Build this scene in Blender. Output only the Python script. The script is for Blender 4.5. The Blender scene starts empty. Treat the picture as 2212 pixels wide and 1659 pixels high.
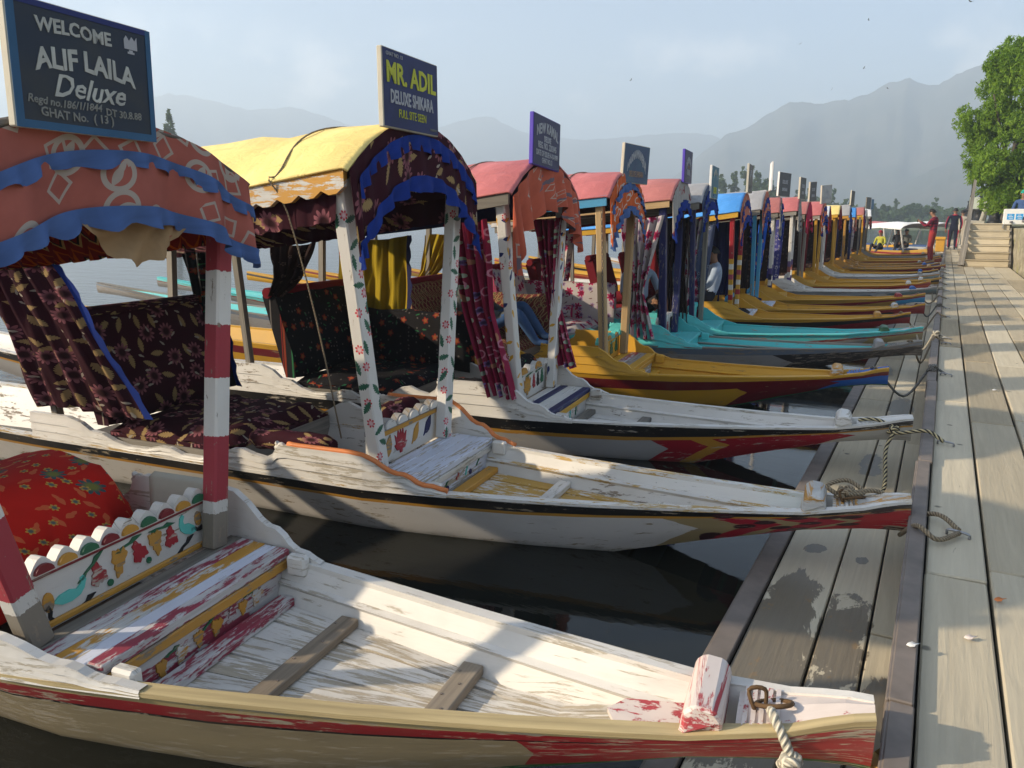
import bpy, bmesh, math, random
from math import sin, cos, pi, radians, sqrt, atan2
from mathutils import Vector, Matrix, noise as mnoise
random.seed(7)
S = bpy.context.scene
COL = S.collection

# ------------------------------------------------------------------ camera, sky, sun, exposure
cam_d = bpy.data.cameras.new('camera'); cam = bpy.data.objects.new('camera', cam_d); COL.objects.link(cam)
cam.location = (0, 0, 1.82); cam.rotation_euler = (radians(90 - 12.1065), 0, radians(28.9428))
cam_d.sensor_fit = 'HORIZONTAL'; cam_d.sensor_width = 36; cam_d.lens = 36 * 1662 / 2212
cam_d.clip_start = 0.05; cam_d.clip_end = 20000
S.camera = cam

SUN_AZ = radians(38)      # light travels towards (+x, +y) at this angle from +x
SUN_EL = radians(24)
world = bpy.data.worlds.new('World'); S.world = world; world.use_nodes = True
wt = world.node_tree; wt.nodes.clear()
w_out = wt.nodes.new('ShaderNodeOutputWorld'); w_bg = wt.nodes.new('ShaderNodeBackground')
w_sky = wt.nodes.new('ShaderNodeTexSky'); w_sky.sky_type = 'NISHITA'; w_sky.sun_disc = False
w_sky.sun_elevation = SUN_EL; w_sky.sun_rotation = atan2(-cos(SUN_AZ), -sin(SUN_AZ)) % (2 * pi)
w_sky.air_density = 1.0; w_sky.dust_density = 4.0; w_sky.ozone_density = 1.3; w_sky.altitude = 1500
w_bg.inputs['Strength'].default_value = 0.105
def wnode(t, **kw):
    n = wt.nodes.new(t)
    for k, v in kw.items(): setattr(n, k, v)
    return n
# soft cumulus standing low over the horizon all round
w_tc = wnode('ShaderNodeTexCoord'); w_sep = wnode('ShaderNodeSeparateXYZ'); wt.links.new(w_tc.outputs['Generated'], w_sep.inputs[0])
w_n = wnode('ShaderNodeTexNoise'); w_n.inputs['Scale'].default_value = 6.5; w_n.inputs['Detail'].default_value = 7; w_n.inputs['Roughness'].default_value = .55
w_map = wnode('ShaderNodeMapping'); w_map.inputs['Location'].default_value = (3.1, 0.4, 0.0); w_map.inputs['Scale'].default_value = (1, 1, 1.3)
wt.links.new(w_tc.outputs['Generated'], w_map.inputs[0]); wt.links.new(w_map.outputs[0], w_n.inputs['Vector'])
w_band = wnode('ShaderNodeValToRGB')
cr = w_band.color_ramp; cr.elements[0].position = .0; cr.elements[0].color = (1, 1, 1, 1); cr.elements[1].position = .23; cr.elements[1].color = (0, 0, 0, 1)
cr.elements.new(.15).color = (.9, .9, .9, 1)
wt.links.new(w_sep.outputs['Z'], w_band.inputs[0])
w_thr = wnode('ShaderNodeMapRange'); w_thr.interpolation_type = 'SMOOTHSTEP'
w_thr.inputs['From Min'].default_value = .50; w_thr.inputs['From Max'].default_value = .66
wt.links.new(w_n.outputs['Fac'], w_thr.inputs['Value'])
w_mul = wnode('ShaderNodeMath', operation='MULTIPLY'); wt.links.new(w_thr.outputs[0], w_mul.inputs[0]); wt.links.new(w_band.outputs[0], w_mul.inputs[1])
w_mul2 = wnode('ShaderNodeMath', operation='MULTIPLY'); wt.links.new(w_mul.outputs[0], w_mul2.inputs[0]); w_mul2.inputs[1].default_value = .75
w_mix = wnode('ShaderNodeMix', data_type='RGBA'); wt.links.new(w_mul2.outputs[0], w_mix.inputs['Factor'])
wt.links.new(w_sky.outputs[0], w_mix.inputs['A']); w_mix.inputs['B'].default_value = (10.5, 9.8, 9.2, 1)
wt.links.new(w_mix.outputs['Result'], w_bg.inputs['Color']); wt.links.new(w_bg.outputs[0], w_out.inputs['Surface'])

sun_d = bpy.data.lights.new('sun', 'SUN'); sun_d.energy = 5.0; sun_d.angle = radians(.9); sun_d.color = (1.0, .85, .63)
sun = bpy.data.objects.new('sun', sun_d); COL.objects.link(sun)
sun.rotation_euler = Vector((cos(SUN_AZ) * cos(SUN_EL), sin(SUN_AZ) * cos(SUN_EL), -sin(SUN_EL))).to_track_quat('-Z', 'Y').to_euler()
sun.location = (-20, -6, 12)
S.view_settings.view_transform = 'Standard'; S.view_settings.look = 'None'; S.view_settings.gamma = 1
S.view_settings.exposure = 1.2
S.view_settings.use_curve_mapping = False
S.render.engine = 'CYCLES'
S.cycles.use_denoising = True
S.cycles.max_bounces = 7; S.cycles.diffuse_bounces = 3; S.cycles.glossy_bounces = 3; S.cycles.transmission_bounces = 3
S.cycles.volume_bounces = 1; S.cycles.transparent_max_bounces = 6
S.cycles.sample_clamp_indirect = 6; S.cycles.caustics_reflective = False; S.cycles.caustics_refractive = False

# ------------------------------------------------------------------ material helpers
class NT:
    def __init__(s, name):
        s.m = bpy.data.materials.new(name); s.m.use_nodes = True; s.t = s.m.node_tree; s.t.nodes.clear()
        s.out = s.t.nodes.new('ShaderNodeOutputMaterial'); s.b = s.t.nodes.new('ShaderNodeBsdfPrincipled')
        s.t.links.new(s.b.outputs[0], s.out.inputs[0])
    def node(s, t, **kw):
        n = s.t.nodes.new(t)
        for k, v in kw.items(): setattr(n, k, v)
        return n
    def put(s, sock, v):
        if v is None: return
        if isinstance(v, bpy.types.NodeSocket): s.t.links.new(v, sock)
        elif isinstance(v, (tuple, list)) and sock.type == 'RGBA' and len(v) == 3: sock.default_value = (*v, 1)
        else: sock.default_value = v
    def uv(s):
        return s.node('ShaderNodeUVMap').outputs[0]
    def pos(s): return s.node('ShaderNodeNewGeometry').outputs['Position']
    def rnd(s): return s.node('ShaderNodeObjectInfo').outputs['Random']
    def math(s, op, a, b=None, c=None, clamp=False):
        n = s.node('ShaderNodeMath', operation=op, use_clamp=clamp)
        for i, v in enumerate((a, b, c)): s.put(n.inputs[i], v) if v is not None else None
        return n.outputs[0]
    def vmath(s, op, a, b=None):
        n = s.node('ShaderNodeVectorMath', operation=op); s.put(n.inputs[0], a)
        if b is not None: s.put(n.inputs[1], b)
        return n.outputs['Value'] if op in ('LENGTH', 'DOT_PRODUCT', 'DISTANCE') else n.outputs[0]
    def comb(s, x=0, y=0, z=0):
        n = s.node('ShaderNodeCombineXYZ'); s.put(n.inputs[0], x); s.put(n.inputs[1], y); s.put(n.inputs[2], z); return n.outputs[0]
    def sep(s, v):
        n = s.node('ShaderNodeSeparateXYZ'); s.put(n.inputs[0], v); return n.outputs
    def map(s, v, sc=(1, 1, 1), loc=(0, 0, 0), rot=0):
        n = s.node('ShaderNodeMapping'); s.put(n.inputs[0], v); n.inputs['Location'].default_value = loc
        n.inputs['Scale'].default_value = sc; n.inputs['Rotation'].default_value = (0, 0, rot); return n.outputs[0]
    def noise(s, v, sc=1, det=4, ro=.55, dist=0):
        n = s.node('ShaderNodeTexNoise'); s.put(n.inputs['Vector'], v); n.inputs['Scale'].default_value = sc
        n.inputs['Detail'].default_value = det; n.inputs['Roughness'].default_value = ro; n.inputs['Distortion'].default_value = dist
        return n.outputs['Fac']
    def mix(s, f, a, b, mode='MIX'):
        n = s.node('ShaderNodeMix', data_type='RGBA', blend_type=mode); s.put(n.inputs['Factor'], f); s.put(n.inputs['A'], a); s.put(n.inputs['B'], b)
        return n.outputs['Result']
    def step(s, v, a, b):
        n = s.node('ShaderNodeMapRange', interpolation_type='SMOOTHSTEP'); s.put(n.inputs['Value'], v)
        s.put(n.inputs['From Min'], a); s.put(n.inputs['From Max'], b); return n.outputs[0]
    def bump(s, h, st=.3, d=.01):
        n = s.node('ShaderNodeBump'); n.inputs['Strength'].default_value = st; n.inputs['Distance'].default_value = d
        s.put(n.inputs['Height'], h); s.put(s.b.inputs['Normal'], n.outputs[0]); return n.outputs[0]
    def done(s, col=None, rough=.6, spec=.35, metal=None, sheen=None):
        s.put(s.b.inputs['Base Color'], col); s.put(s.b.inputs['Roughness'], rough); s.b.inputs['Specular IOR Level'].default_value = spec
        if metal is not None: s.b.inputs['Metallic'].default_value = metal
        if sheen: s.b.inputs['Sheen Weight'].default_value = sheen
        return s.m

WOODC = (.26, .21, .155)
def wooduv(n):
    """uv shifted by a random amount for each object so that planks differ"""
    r = n.rnd(); return n.vmath('ADD', n.uv(), n.comb(n.math('MULTIPLY', r, 31.7), n.math('MULTIPLY', r, 17.3), n.math('MULTIPLY', r, 9.1)))
def worn(n, base, under, wear, uv, blot=(3.2, 11), soft=.05, dirt=.35):
    grain = n.noise(n.map(uv, (4, 85, 1)), 1, 5, .6)
    big = n.noise(n.map(uv, (1.7, 3.5, 1), (2, 8, 0)), 1, 3, .5)
    bl = n.noise(n.map(uv, (blot[0] * 2.6, blot[1] * 3.2, 1)), 1, 8, .72, .3)
    bl = n.math('ADD', bl, n.math('MULTIPLY', n.math('SUBTRACT', big, .5), .55))
    f = n.math('ADD', n.math('MULTIPLY', bl, .8), n.math('MULTIPLY', grain, .2))
    thr = .66 - .30 * wear
    mask = n.step(f, thr, thr + soft)
    und = n.mix(grain, tuple(c * .62 for c in under), tuple(min(1, c * 1.35) for c in under))
    c = n.mix(mask, base, und)
    d = n.noise(n.map(uv, (1.3, 2.4, 1), (5, 3, 0)), 1, 5, .62)
    c = n.mix(n.math('MULTIPLY', n.step(d, .42, .72), dirt * .7), c, (.17, .135, .10))
    h = n.math('ADD', n.math('MULTIPLY', mask, -.6), n.math('MULTIPLY', grain, .5))
    n.bump(h, .35, .004)
    return c, mask
def paint(name, col, wear=.35, under=WOODC, rough=.5, dirt=.3, blot=(3.2, 11)):
    n = NT(name); c, mask = worn(n, col, under, wear, wooduv(n), blot, dirt=dirt)
    return n.done(c, n.math('ADD', n.math('MULTIPLY', mask, .3), rough))
def wood(name, col=WOODC, var=.5, rough=.7, stretch=40):
    n = NT(name); uv = wooduv(n)
    g = n.noise(n.map(uv, (1.6, stretch, 1)), 1, 6, .62, .5); g2 = n.noise(n.map(uv, (.8, 4, 1), (3, 1, 0)), 1, 4)
    c = n.mix(n.step(g, .25, .75), tuple(c * (1 - var * .6) for c in col), tuple(min(1, c * (1 + var * .5)) for c in col))
    c = n.mix(n.math('MULTIPLY', n.step(g2, .4, .75), .5), c, tuple(c * .55 for c in col))
    c = n.mix(.35, c, n.comb(n.rnd(), n.rnd(), n.rnd()), 'SOFT_LIGHT')
    n.bump(g, .4, .004); return n.done(c, rough)
def plain(name, col, rough=.6, metal=None, spec=.35, var=.15):
    n = NT(name); v = n.noise(n.pos(), 9, 4)
    c = n.mix(v, tuple(c * (1 - var) for c in col), tuple(min(1, c * (1 + var)) for c in col))
    return n.done(c, rough, spec, metal)
def hullmat(name, main, stripes=(), bow=None, bu=1.6, chev=.35, bands=(), wear=.35, under=WOODC, spots=None, dirt=.35):
    """outer hull planking: uv.x metres along the boat, uv.y 0 at the gunwale to 1 at the chine"""
    n = NT(name); uv = n.uv(); x, y, _ = n.sep(uv)
    c = n.mix(n.math('GREATER_THAN', y, 9.0), main, main)
    if bow:
        edge = n.math('ADD', x, n.math('MULTIPLY', n.math('ABSOLUTE', n.math('SUBTRACT', y, .55)), chev))
        c = n.mix(n.math('GREATER_THAN', edge, bu), c, bow)
        for a, b, col in bands:
            f = n.math('MULTIPLY', n.math('GREATER_THAN', edge, a), n.math('LESS_THAN', edge, b)); c = n.mix(f, c, col)
    for a, b, col in stripes:
        f = n.math('MULTIPLY', n.math('GREATER_THAN', y, a), n.math('LESS_THAN', y, b)); c = n.mix(f, c, col)
    if spots:
        vo = n.node('ShaderNodeTexVoronoi', voronoi_dimensions='2D'); n.put(vo.inputs['Vector'], n.map(uv, (5, 3.0, 1))); vo.inputs['Scale'].default_value = 1
        f = n.math('MULTIPLY', n.step(vo.outputs['Distance'], .3, .22), n.math('GREATER_THAN', x, bu)); c = n.mix(f, c, spots)
    uvs = n.map(uv, (1, .42, 1))
    c, mask = worn(n, c, under, wear, uvs, (3, 13), dirt=dirt)
    wl = n.sep(n.pos())[2]
    c = n.mix(n.math('MULTIPLY', n.step(n.math('ADD', wl, n.math('MULTIPLY', n.noise(uv, 6, 3), .06)), .19, .13), .7), c, (.05, .045, .03))
    return n.done(c, n.math('ADD', n.math('MULTIPLY', mask, .25), .5))

def layer(n, uv, c, kind, sc, R, col, col2=None, k=6, dens=.8, seed=0., aspect=1.0):
    """paints a scattered motif (flower, leaf, ring, square, dot) over colour c"""
    v = n.map(uv, (sc, sc * aspect, 1), (seed * 3.7 + .3, seed * 1.9 + .7, 0))
    vo = n.node('ShaderNodeTexVoronoi', voronoi_dimensions='2D'); n.put(vo.inputs['Vector'], v); vo.inputs['Scale'].default_value = 1
    vo.inputs['Randomness'].default_value = .62
    d = n.vmath('SUBTRACT', v, vo.outputs['Position']); dx, dy, _ = n.sep(d)
    cr_, cg, cb = n.sep(vo.outputs['Color'])
    on = n.math('LESS_THAN', cr_, dens)
    ang = n.math('MULTIPLY', cg, 6.28)
    ca, sa = n.math('COSINE', ang), n.math('SINE', ang)
    rx = n.math('SUBTRACT', n.math('MULTIPLY', dx, ca), n.math('MULTIPLY', dy, sa))
    ry = n.math('ADD', n.math('MULTIPLY', dx, sa), n.math('MULTIPLY', dy, ca))
    r = n.vmath('LENGTH', n.comb(dx, dy, 0))
    if kind == 'flower':
        th = n.math('ARCTAN2', ry, rx)
        pet = n.math('ADD', n.math('MULTIPLY', n.math('ABSOLUTE', n.math('COSINE', n.math('MULTIPLY', th, k / 2))), .5 * R), .5 * R)
        m = n.math('MULTIPLY', n.math('LESS_THAN', r, pet), on)
        inner = col2 or tuple(q * .25 for q in col)
        fc = n.mix(n.step(r, R * .25, R * .75), inner, col)
        return n.mix(m, c, fc)
    if kind == 'leaf':
        L = R
        prof = n.math('SUBTRACT', 1.0, n.math('POWER', n.math('ABSOLUTE', n.math('DIVIDE', rx, L)), 2.0))
        ser = n.math('ADD', .55, n.math('MULTIPLY', n.math('ABSOLUTE', n.math('SINE', n.math('MULTIPLY', n.math('ADD', rx, n.math('ABSOLUTE', ry)), k / L))), .45))
        m = n.math('LESS_THAN', n.math('ABSOLUTE', ry), n.math('MULTIPLY', n.math('MULTIPLY', prof, ser), L * .42))
        return n.mix(n.math('MULTIPLY', m, on), c, col)
    if kind == 'ring':
        m = n.math('LESS_THAN', n.math('ABSOLUTE', n.math('SUBTRACT', r, R)), R * .17)
    elif kind == 'square':
        q = n.math('MAXIMUM', n.math('ABSOLUTE', rx), n.math('ABSOLUTE', ry)); m = n.math('LESS_THAN', n.math('ABSOLUTE', n.math('SUBTRACT', q, R)), R * .16)
    else:
        m = n.math('LESS_THAN', r, R)
    return n.mix(n.math('MULTIPLY', m, on), c, col)
def fabric(name, bg, layers=(), rough=.85, blotch=.25, sc=1.0):
    n = NT(name); uv = n.uv() if sc == 1 else n.map(n.uv(), (sc, sc, 1))
    b = n.noise(n.map(uv, (4, 4, 1)), 1, 4)
    c = n.mix(b, tuple(q * (1 - blotch) for q in bg), tuple(min(1, q * (1 + blotch)) for q in bg))
    for i, l in enumerate(layers):
        l = dict(l); c = layer(n, uv, c, seed=l.pop('seed', i + 1.0), **l)
    n.bump(n.noise(n.map(uv, (260, 260, 1)), 1, 2), .12, .002)
    return n.done(c, rough, .12)
def lattice(name, bg, fg, sc=14):
    n = NT(name); uv = n.uv(); x, y, _ = n.sep(n.map(uv, (sc, sc, 1)))
    a = n.math('ABSOLUTE', n.math('SINE', n.math('MULTIPLY', n.math('ADD', x, n.math('MULTIPLY', n.math('SINE', n.math('MULTIPLY', y, 3.14)), .25)), 3.14)))
    b = n.math('ABSOLUTE', n.math('SINE', n.math('MULTIPLY', n.math('ADD', x, n.math('ADD', y, .5)), 3.14)))
    m = n.math('MAXIMUM', n.math('LESS_THAN', a, .3), n.math('LESS_THAN', b, .3))
    c = n.mix(m, bg, fg); c = layer(n, uv, c, 'flower', sc, .3, fg, None, 6, .9, 2)
    return n.done(c, .85, .2)
def zigzag(name):
    n = NT(name); x, y, _ = n.sep(n.map(n.uv(), (9, 9, 1)))
    z = n.math('FRACT', n.math('ADD', y, n.math('ABSOLUTE', n.math('SUBTRACT', n.math('FRACT', x), .5))))
    w = n.node('ShaderNodeValToRGB'); cr = w.color_ramp; cr.interpolation = 'CONSTANT'
    cr.elements[0].color = (.25, .015, .008, 1); cr.elements[1].position = .35; cr.elements[1].color = (.55, .10, .01, 1)
    for p, q in ((.48, (.22, .014, .01)), (.7, (.01, .01, .01)), (.8, (.55, .36, .12)), (.9, (.3, .02, .01))): cr.elements.new(p).color = (*q, 1)
    n.put(w.inputs[0], z); return n.done(w.outputs[0], .85, .2)
def bandsat(name, stops, total, wear=.3):
    n = NT(name); uv = n.uv(); x = n.sep(uv)[0]; w = n.node('ShaderNodeValToRGB'); cr = w.color_ramp; cr.interpolation = 'CONSTANT'
    cr.elements[0].color = (*stops[0][1], 1); cr.elements[1].position = stops[1][0] / total; cr.elements[1].color = (*stops[1][1], 1)
    for p, c in stops[2:]: cr.elements.new(p / total).color = (*c, 1)
    jag = n.math('MULTIPLY', n.math('SUBTRACT', n.noise(n.map(uv, (3, 60, 1)), 1, 3), .5), .02)
    n.put(w.inputs[0], n.math('DIVIDE', n.math('ADD', x, jag), total)); c, mask = worn(n, w.outputs[0], WOODC, wear, uv, (5, 9), dirt=.3); return n.done(c, .55)
def bands(name, cols, period, wear=.3):
    """painted rings round a post: uv.x runs up the post"""
    n = NT(name); uv = n.uv(); x = n.sep(uv)[0]
    w = n.node('ShaderNodeValToRGB'); cr = w.color_ramp; cr.interpolation = 'CONSTANT'
    k = len(cols); cr.elements[0].color = (*cols[0], 1); cr.elements[1].position = 1 / k; cr.elements[1].color = (*cols[1], 1)
    for i in range(2, k): cr.elements.new(i / k).color = (*cols[i], 1)
    n.put(w.inputs[0], n.math('DIVIDE', x, period)); c, mask = worn(n, w.outputs[0], WOODC, wear, uv, (5, 9), dirt=.2)
    return n.done(c, .55)

# ------------------------------------------------------------------ mesh helpers
class MB:
    def __init__(s): s.v = []; s.f = []; s.uv = []; s.mi = []; s.sm = []
    def add(s, pts, uvs=None, m=0, smooth=False):
        i = len(s.v); s.v += [tuple(p) for p in pts]; s.f.append(tuple(range(i, i + len(pts)))); s.uv.append(uvs or [(p[0], p[1]) for p in pts]); s.mi.append(m); s.sm.append(smooth)
    def box(s, a, b, m=0, M=None):
        (x0, y0, z0), (x1, y1, z1) = a, b
        P = [Vector(p) for p in ((x0, y0, z0), (x1, y0, z0), (x1, y1, z0), (x0, y1, z0), (x0, y0, z1), (x1, y0, z1), (x1, y1, z1), (x0, y1, z1))]
        dims = [abs(x1 - x0), abs(y1 - y0), abs(z1 - z0)]; la = dims.index(max(dims))
        i = len(s.v); s.v += [tuple(M @ p) if M else tuple(p) for p in P]
        for f in ((0, 3, 2, 1), (4, 5, 6, 7), (0, 1, 5, 4), (2, 3, 7, 6), (1, 2, 6, 5), (3, 0, 4, 7)):
            q = [P[k] for k in f]
            ax = [a_ for a_ in range(3) if max(p[a_] for p in q) - min(p[a_] for p in q) > 1e-9] or [0, 1]
            u = la if la in ax else ax[0]; v = [a_ for a_ in ax if a_ != u] or [u]
            s.f.append(tuple(i + k for k in f)); s.uv.append([(p[u], p[v[0]]) for p in q]); s.mi.append(m); s.sm.append(False)
    def bar(s, p0, p1, w, h, up=(0, 0, 1), m=0, w1=None, h1=None):
        p0, p1 = Vector(p0), Vector(p1); d = (p1 - p0); L = d.length; d.normalize(); r = d.cross(Vector(up))
        if r.length < 1e-4: r = d.cross(Vector((1, 0, 0)))
        r.normalize(); u = r.cross(d); w1 = w if w1 is None else w1; h1 = h if h1 is None else h1
        def ring(p, w, h): return [p + r * (a * w / 2) + u * (b * h / 2) for a, b in ((-1, -1), (1, -1), (1, 1), (-1, 1))]
        A, B = ring(p0, w, h), ring(p1, w1, h1); i = len(s.v); s.v += [tuple(p) for p in A + B]
        off = 0
        for k in range(4):
            k2 = (k + 1) % 4; e = (A[k] - A[k2]).length
            s.f.append((i + k, i + k2, i + 4 + k2, i + 4 + k)); s.uv.append([(0, off), (0, off + e), (L, off + e), (L, off)]); s.mi.append(m); s.sm.append(False); off += e
        s.f.append((i + 3, i + 2, i + 1, i)); s.uv.append([(0, 0), (w, 0), (w, h), (0, h)]); s.mi.append(m); s.sm.append(False)
        s.f.append((i + 4, i + 5, i + 6, i + 7)); s.uv.append([(0, 0), (w, 0), (w, h), (0, h)]); s.mi.append(m); s.sm.append(False)
    def tube(s, path, r, n=8, m=0, cap=True):
        path = [Vector(p) for p in path]; R = r if isinstance(r, (list, tuple)) else [r] * len(path)
        i = len(s.v); up = Vector((0, 0, 1)); u = 0; us = []
        for k, p in enumerate(path):
            d = (path[min(k + 1, len(path) - 1)] - path[max(k - 1, 0)]).normalized(); a = d.cross(up)
            if a.length < .05: a = d.cross(Vector((1, 0, 0)))
            a.normalize(); b = a.cross(d)
            if k: u += (p - path[k - 1]).length
            us.append(u)
            for j in range(n): t = 2 * pi * j / n; s.v.append(tuple(p + a * (cos(t) * R[k]) + b * (sin(t) * R[k])))
        for k in range(len(path) - 1):
            for j in range(n):
                j2 = (j + 1) % n; s.f.append((i + k * n + j, i + k * n + j2, i + (k + 1) * n + j2, i + (k + 1) * n + j))
                s.uv.append([(us[k], j / n), (us[k], (j + 1) / n), (us[k + 1], (j + 1) / n), (us[k + 1], j / n)]); s.mi.append(m); s.sm.append(True)
        if cap:
            for k, rev in ((0, False), (len(path) - 1, True)):
                f = [i + k * n + j for j in range(n)]
                if not rev: f.reverse()
                s.f.append(tuple(f)); s.uv.append([(0, 0)] * n); s.mi.append(m); s.sm.append(False)
    def grid(s, G, uvs=None, m=0, smooth=True, flip=False, swap=False):
        i = len(s.v); nr, nc = len(G), len(G[0]); s.v += [tuple(p) for row in G for p in row]
        if uvs is None:
            uvs = []; vv = 0
            for r in range(nr):
                if r: vv += (Vector(G[r][nc // 2]) - Vector(G[r - 1][nc // 2])).length
                row = []; uu = 0
                for c in range(nc):
                    if c: uu += (Vector(G[r][c]) - Vector(G[r][c - 1])).length
                    row.append((vv, uu) if swap else (uu, vv))
                uvs.append(row)
        for r in range(nr - 1):
            for c in range(nc - 1):
                q = [(r, c), (r, c + 1), (r + 1, c + 1), (r + 1, c)]
                if flip: q.reverse()
                s.f.append(tuple(i + a * nc + b for a, b in q)); s.uv.append([uvs[a][b] for a, b in q]); s.mi.append(m); s.sm.append(smooth)
    def prism(s, poly, fn, t0, t1, m=0, uvsc=1):
        """2-d outline extruded from t0 to t1; fn(a, b, t) gives the point"""
        n = len(poly); i = len(s.v); s.v += [tuple(fn(a, b, t0)) for a, b in poly] + [tuple(fn(a, b, t1)) for a, b in poly]
        s.f.append(tuple(range(i + n - 1, i - 1, -1))); s.uv.append([(a * uvsc, b * uvsc) for a, b in reversed(poly)]); s.mi.append(m); s.sm.append(False)
        s.f.append(tuple(range(i + n, i + 2 * n))); s.uv.append([(a * uvsc, b * uvsc) for a, b in poly]); s.mi.append(m); s.sm.append(False)
        for k in range(n):
            k2 = (k + 1) % n; s.f.append((i + k, i + k2, i + n + k2, i + n + k)); a, b = poly[k]; c, d = poly[k2]
            s.uv.append([(a, b), (c, d), (c + .01, d + .02), (a + .01, b + .02)]); s.mi.append(m); s.sm.append(False)
def meshof(name, mb, mats):
    me = bpy.data.meshes.new(name); me.from_pydata(mb.v, [], mb.f)
    for m in (mats if isinstance(mats, (list, tuple)) else [mats]): me.materials.append(m)
    ul = me.uv_layers.new(name='UVMap'); flat = [c for f in mb.uv for uv in f for c in uv]
    ul.data.foreach_set('uv', flat); me.polygons.foreach_set('material_index', mb.mi); me.polygons.foreach_set('use_smooth', mb.sm)
    me.update(); return me
def fixn(me):
    bm = bmesh.new(); bm.from_mesh(me); bmesh.ops.recalc_face_normals(bm, faces=bm.faces); bm.to_mesh(me); bm.free()
def link(name, me, parent=None, loc=None, rz=None):
    o = bpy.data.objects.new(name, me); COL.objects.link(o)
    if parent: o.parent = parent
    if loc is not None: o.location = loc
    if rz is not None: o.rotation_euler = (0, 0, rz)
    return o
def obj(name, mb, mats, parent=None, bevel=0, solid=0, fix=True, sub=0):
    me = meshof(name, mb, mats)
    if fix: fixn(me)
    o = link(name, me, parent)
    if solid: md = o.modifiers.new('solid', 'SOLIDIFY'); md.thickness = solid; md.offset = 0
    if bevel: md = o.modifiers.new('bevel', 'BEVEL'); md.width = bevel; md.segments = 1; md.limit_method = 'ANGLE'
    if sub: md = o.modifiers.new('sub', 'SUBSURF'); md.levels = sub; md.render_levels = sub
    return o
def tag(o, label=None, cat=None, group=None, kind=None):
    if label: o['label'] = label
    if cat: o['category'] = cat
    if group: o['group'] = group
    if kind: o['kind'] = kind
    return o
def empty(name, loc=(0, 0, 0), rz=0):
    o = bpy.data.objects.new(name, None); COL.objects.link(o); o.location = loc; o.rotation_euler = (0, 0, rz); o.empty_display_size = .1; return o
def lerp(a, b, t): return a + (b - a) * t
def sstep(a, b, x): t = max(0, min(1, (x - a) / (b - a))); return t * t * (3 - 2 * t)
def interp(pts, x):
    if x <= pts[0][0]: return pts[0][1]
    for (a, b), (c, d) in zip(pts, pts[1:]):
        if x <= c: return lerp(b, d, (x - a) / (c - a))
    return pts[-1][1]
def smoothpath(pts, k=6):
    """Catmull-Rom through the points"""
    P = [Vector(p) for p in pts]; P = [P[0] * 2 - P[1]] + P + [P[-1] * 2 - P[-2]]; out = []
    for i in range(1, len(P) - 2):
        for j in range(k):
            t = j / k; a, b, c, d = P[i - 1:i + 3]
            out.append(.5 * ((2 * b) + (c - a) * t + (2 * a - 5 * b + 4 * c - d) * t * t + (3 * b - a - 3 * c + d) * t ** 3))
    return out + [P[-2]]
def textmesh(txt, size, mat, name='lettering', sx=1.0, shear=0., arc=0., bold=.0, spacing=1.0, wob=0.):
    """flat lettering in the x-z plane, facing -y, centred on the origin; arc = rise of the middle as a share of the width"""
    cu = bpy.data.curves.new('text', 'FONT'); cu.body = txt; cu.size = size; cu.align_x = 'CENTER'; cu.align_y = 'CENTER'
    cu.extrude = 0.0012; cu.offset = bold * size; cu.shear = shear; cu.space_character = spacing; cu.resolution_u = 2
    o = bpy.data.objects.new('text', cu); COL.objects.link(o); dg = bpy.context.evaluated_depsgraph_get()
    me = bpy.data.meshes.new_from_object(o.evaluated_get(dg)); bpy.data.objects.remove(o); bpy.data.curves.remove(cu)
    xs = [v.co.x for v in me.vertices]; w = max(abs(min(xs)), abs(max(xs))) or 1
    for v in me.vertices:
        x, y, z = v.co; t = x / w; y += wob * (size * 1.6 * mnoise.noise((x * 9 + size * 50, 1, 0)) + size * .5 * mnoise.noise((x * 70, y * 60, 3))); x += wob * size * .5 * mnoise.noise((x * 60, y * 70, 7)); v.co = (x * sx, -z, y + arc * 2 * w * (1 - t * t))
    me.materials.clear(); me.materials.append(mat); me.name = name
    return me

# ------------------------------------------------------------------ materials
WHITE = (.70, .665, .61); CREAM = (.62, .56, .44); YEL = (.62, .33, .03); OCHRE = (.55, .27, .04); RED = (.36, .02, .03); DRED = (.2, .015, .02)
TEAL = (.12, .55, .48); CYAN = (.1, .56, .56); BLUE = (.02, .12, .42); NAVY = (.014, .018, .09); GREY = (.30, .29, .28); BLACK = (.015, .014, .015); ORANGE = (.72, .22, .06); GREEN = (.02, .13, .06); LBLUE = (.06, .30, .5)
M = {}
M['white'] = paint('white paint', WHITE, .25); M['white_worn'] = paint('worn white paint', WHITE, .32, (.43, .38, .30), dirt=.45, blot=(2.2, 14))
M['white_floor'] = paint('flaking white floor paint', (.72, .68, .62), .60, (.45, .385, .29), dirt=.5, blot=(2.0, 16))
M['white_on_yellow'] = paint('white paint flaking off ochre', WHITE, .78, (.55, .33, .08), dirt=.2, blot=(4, 14))
M['white_on_yellow2'] = paint('chalky white rim paint', WHITE, .5, (.50, .33, .12), dirt=.3, blot=(4, 14))
M['pinkwhite'] = paint('pinkish white paint over red', (.70, .60, .54), .42, (.42, .06, .07), dirt=.35, blot=(7, 9))
M['yellow'] = paint('yellow paint', YEL, .12, (.3, .17, .05), dirt=.25); M['ochre'] = paint('ochre paint', OCHRE, .4, dirt=.3)
M['ochre_white'] = paint('ochre paint over white', OCHRE, .6, (.6, .58, .54)); M['red_white'] = paint('red paint over white', (.28, .03, .06), .62, (.55, .52, .5))
M['red'] = paint('red paint', RED, .35, (.5, .42, .34)); M['dred'] = paint('dark red paint', DRED, .25); M['teal'] = paint('teal paint', TEAL, .12, dirt=.15); M['cyan'] = paint('turquoise paint', CYAN, .22, (.3, .3, .28), dirt=.2)
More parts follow.
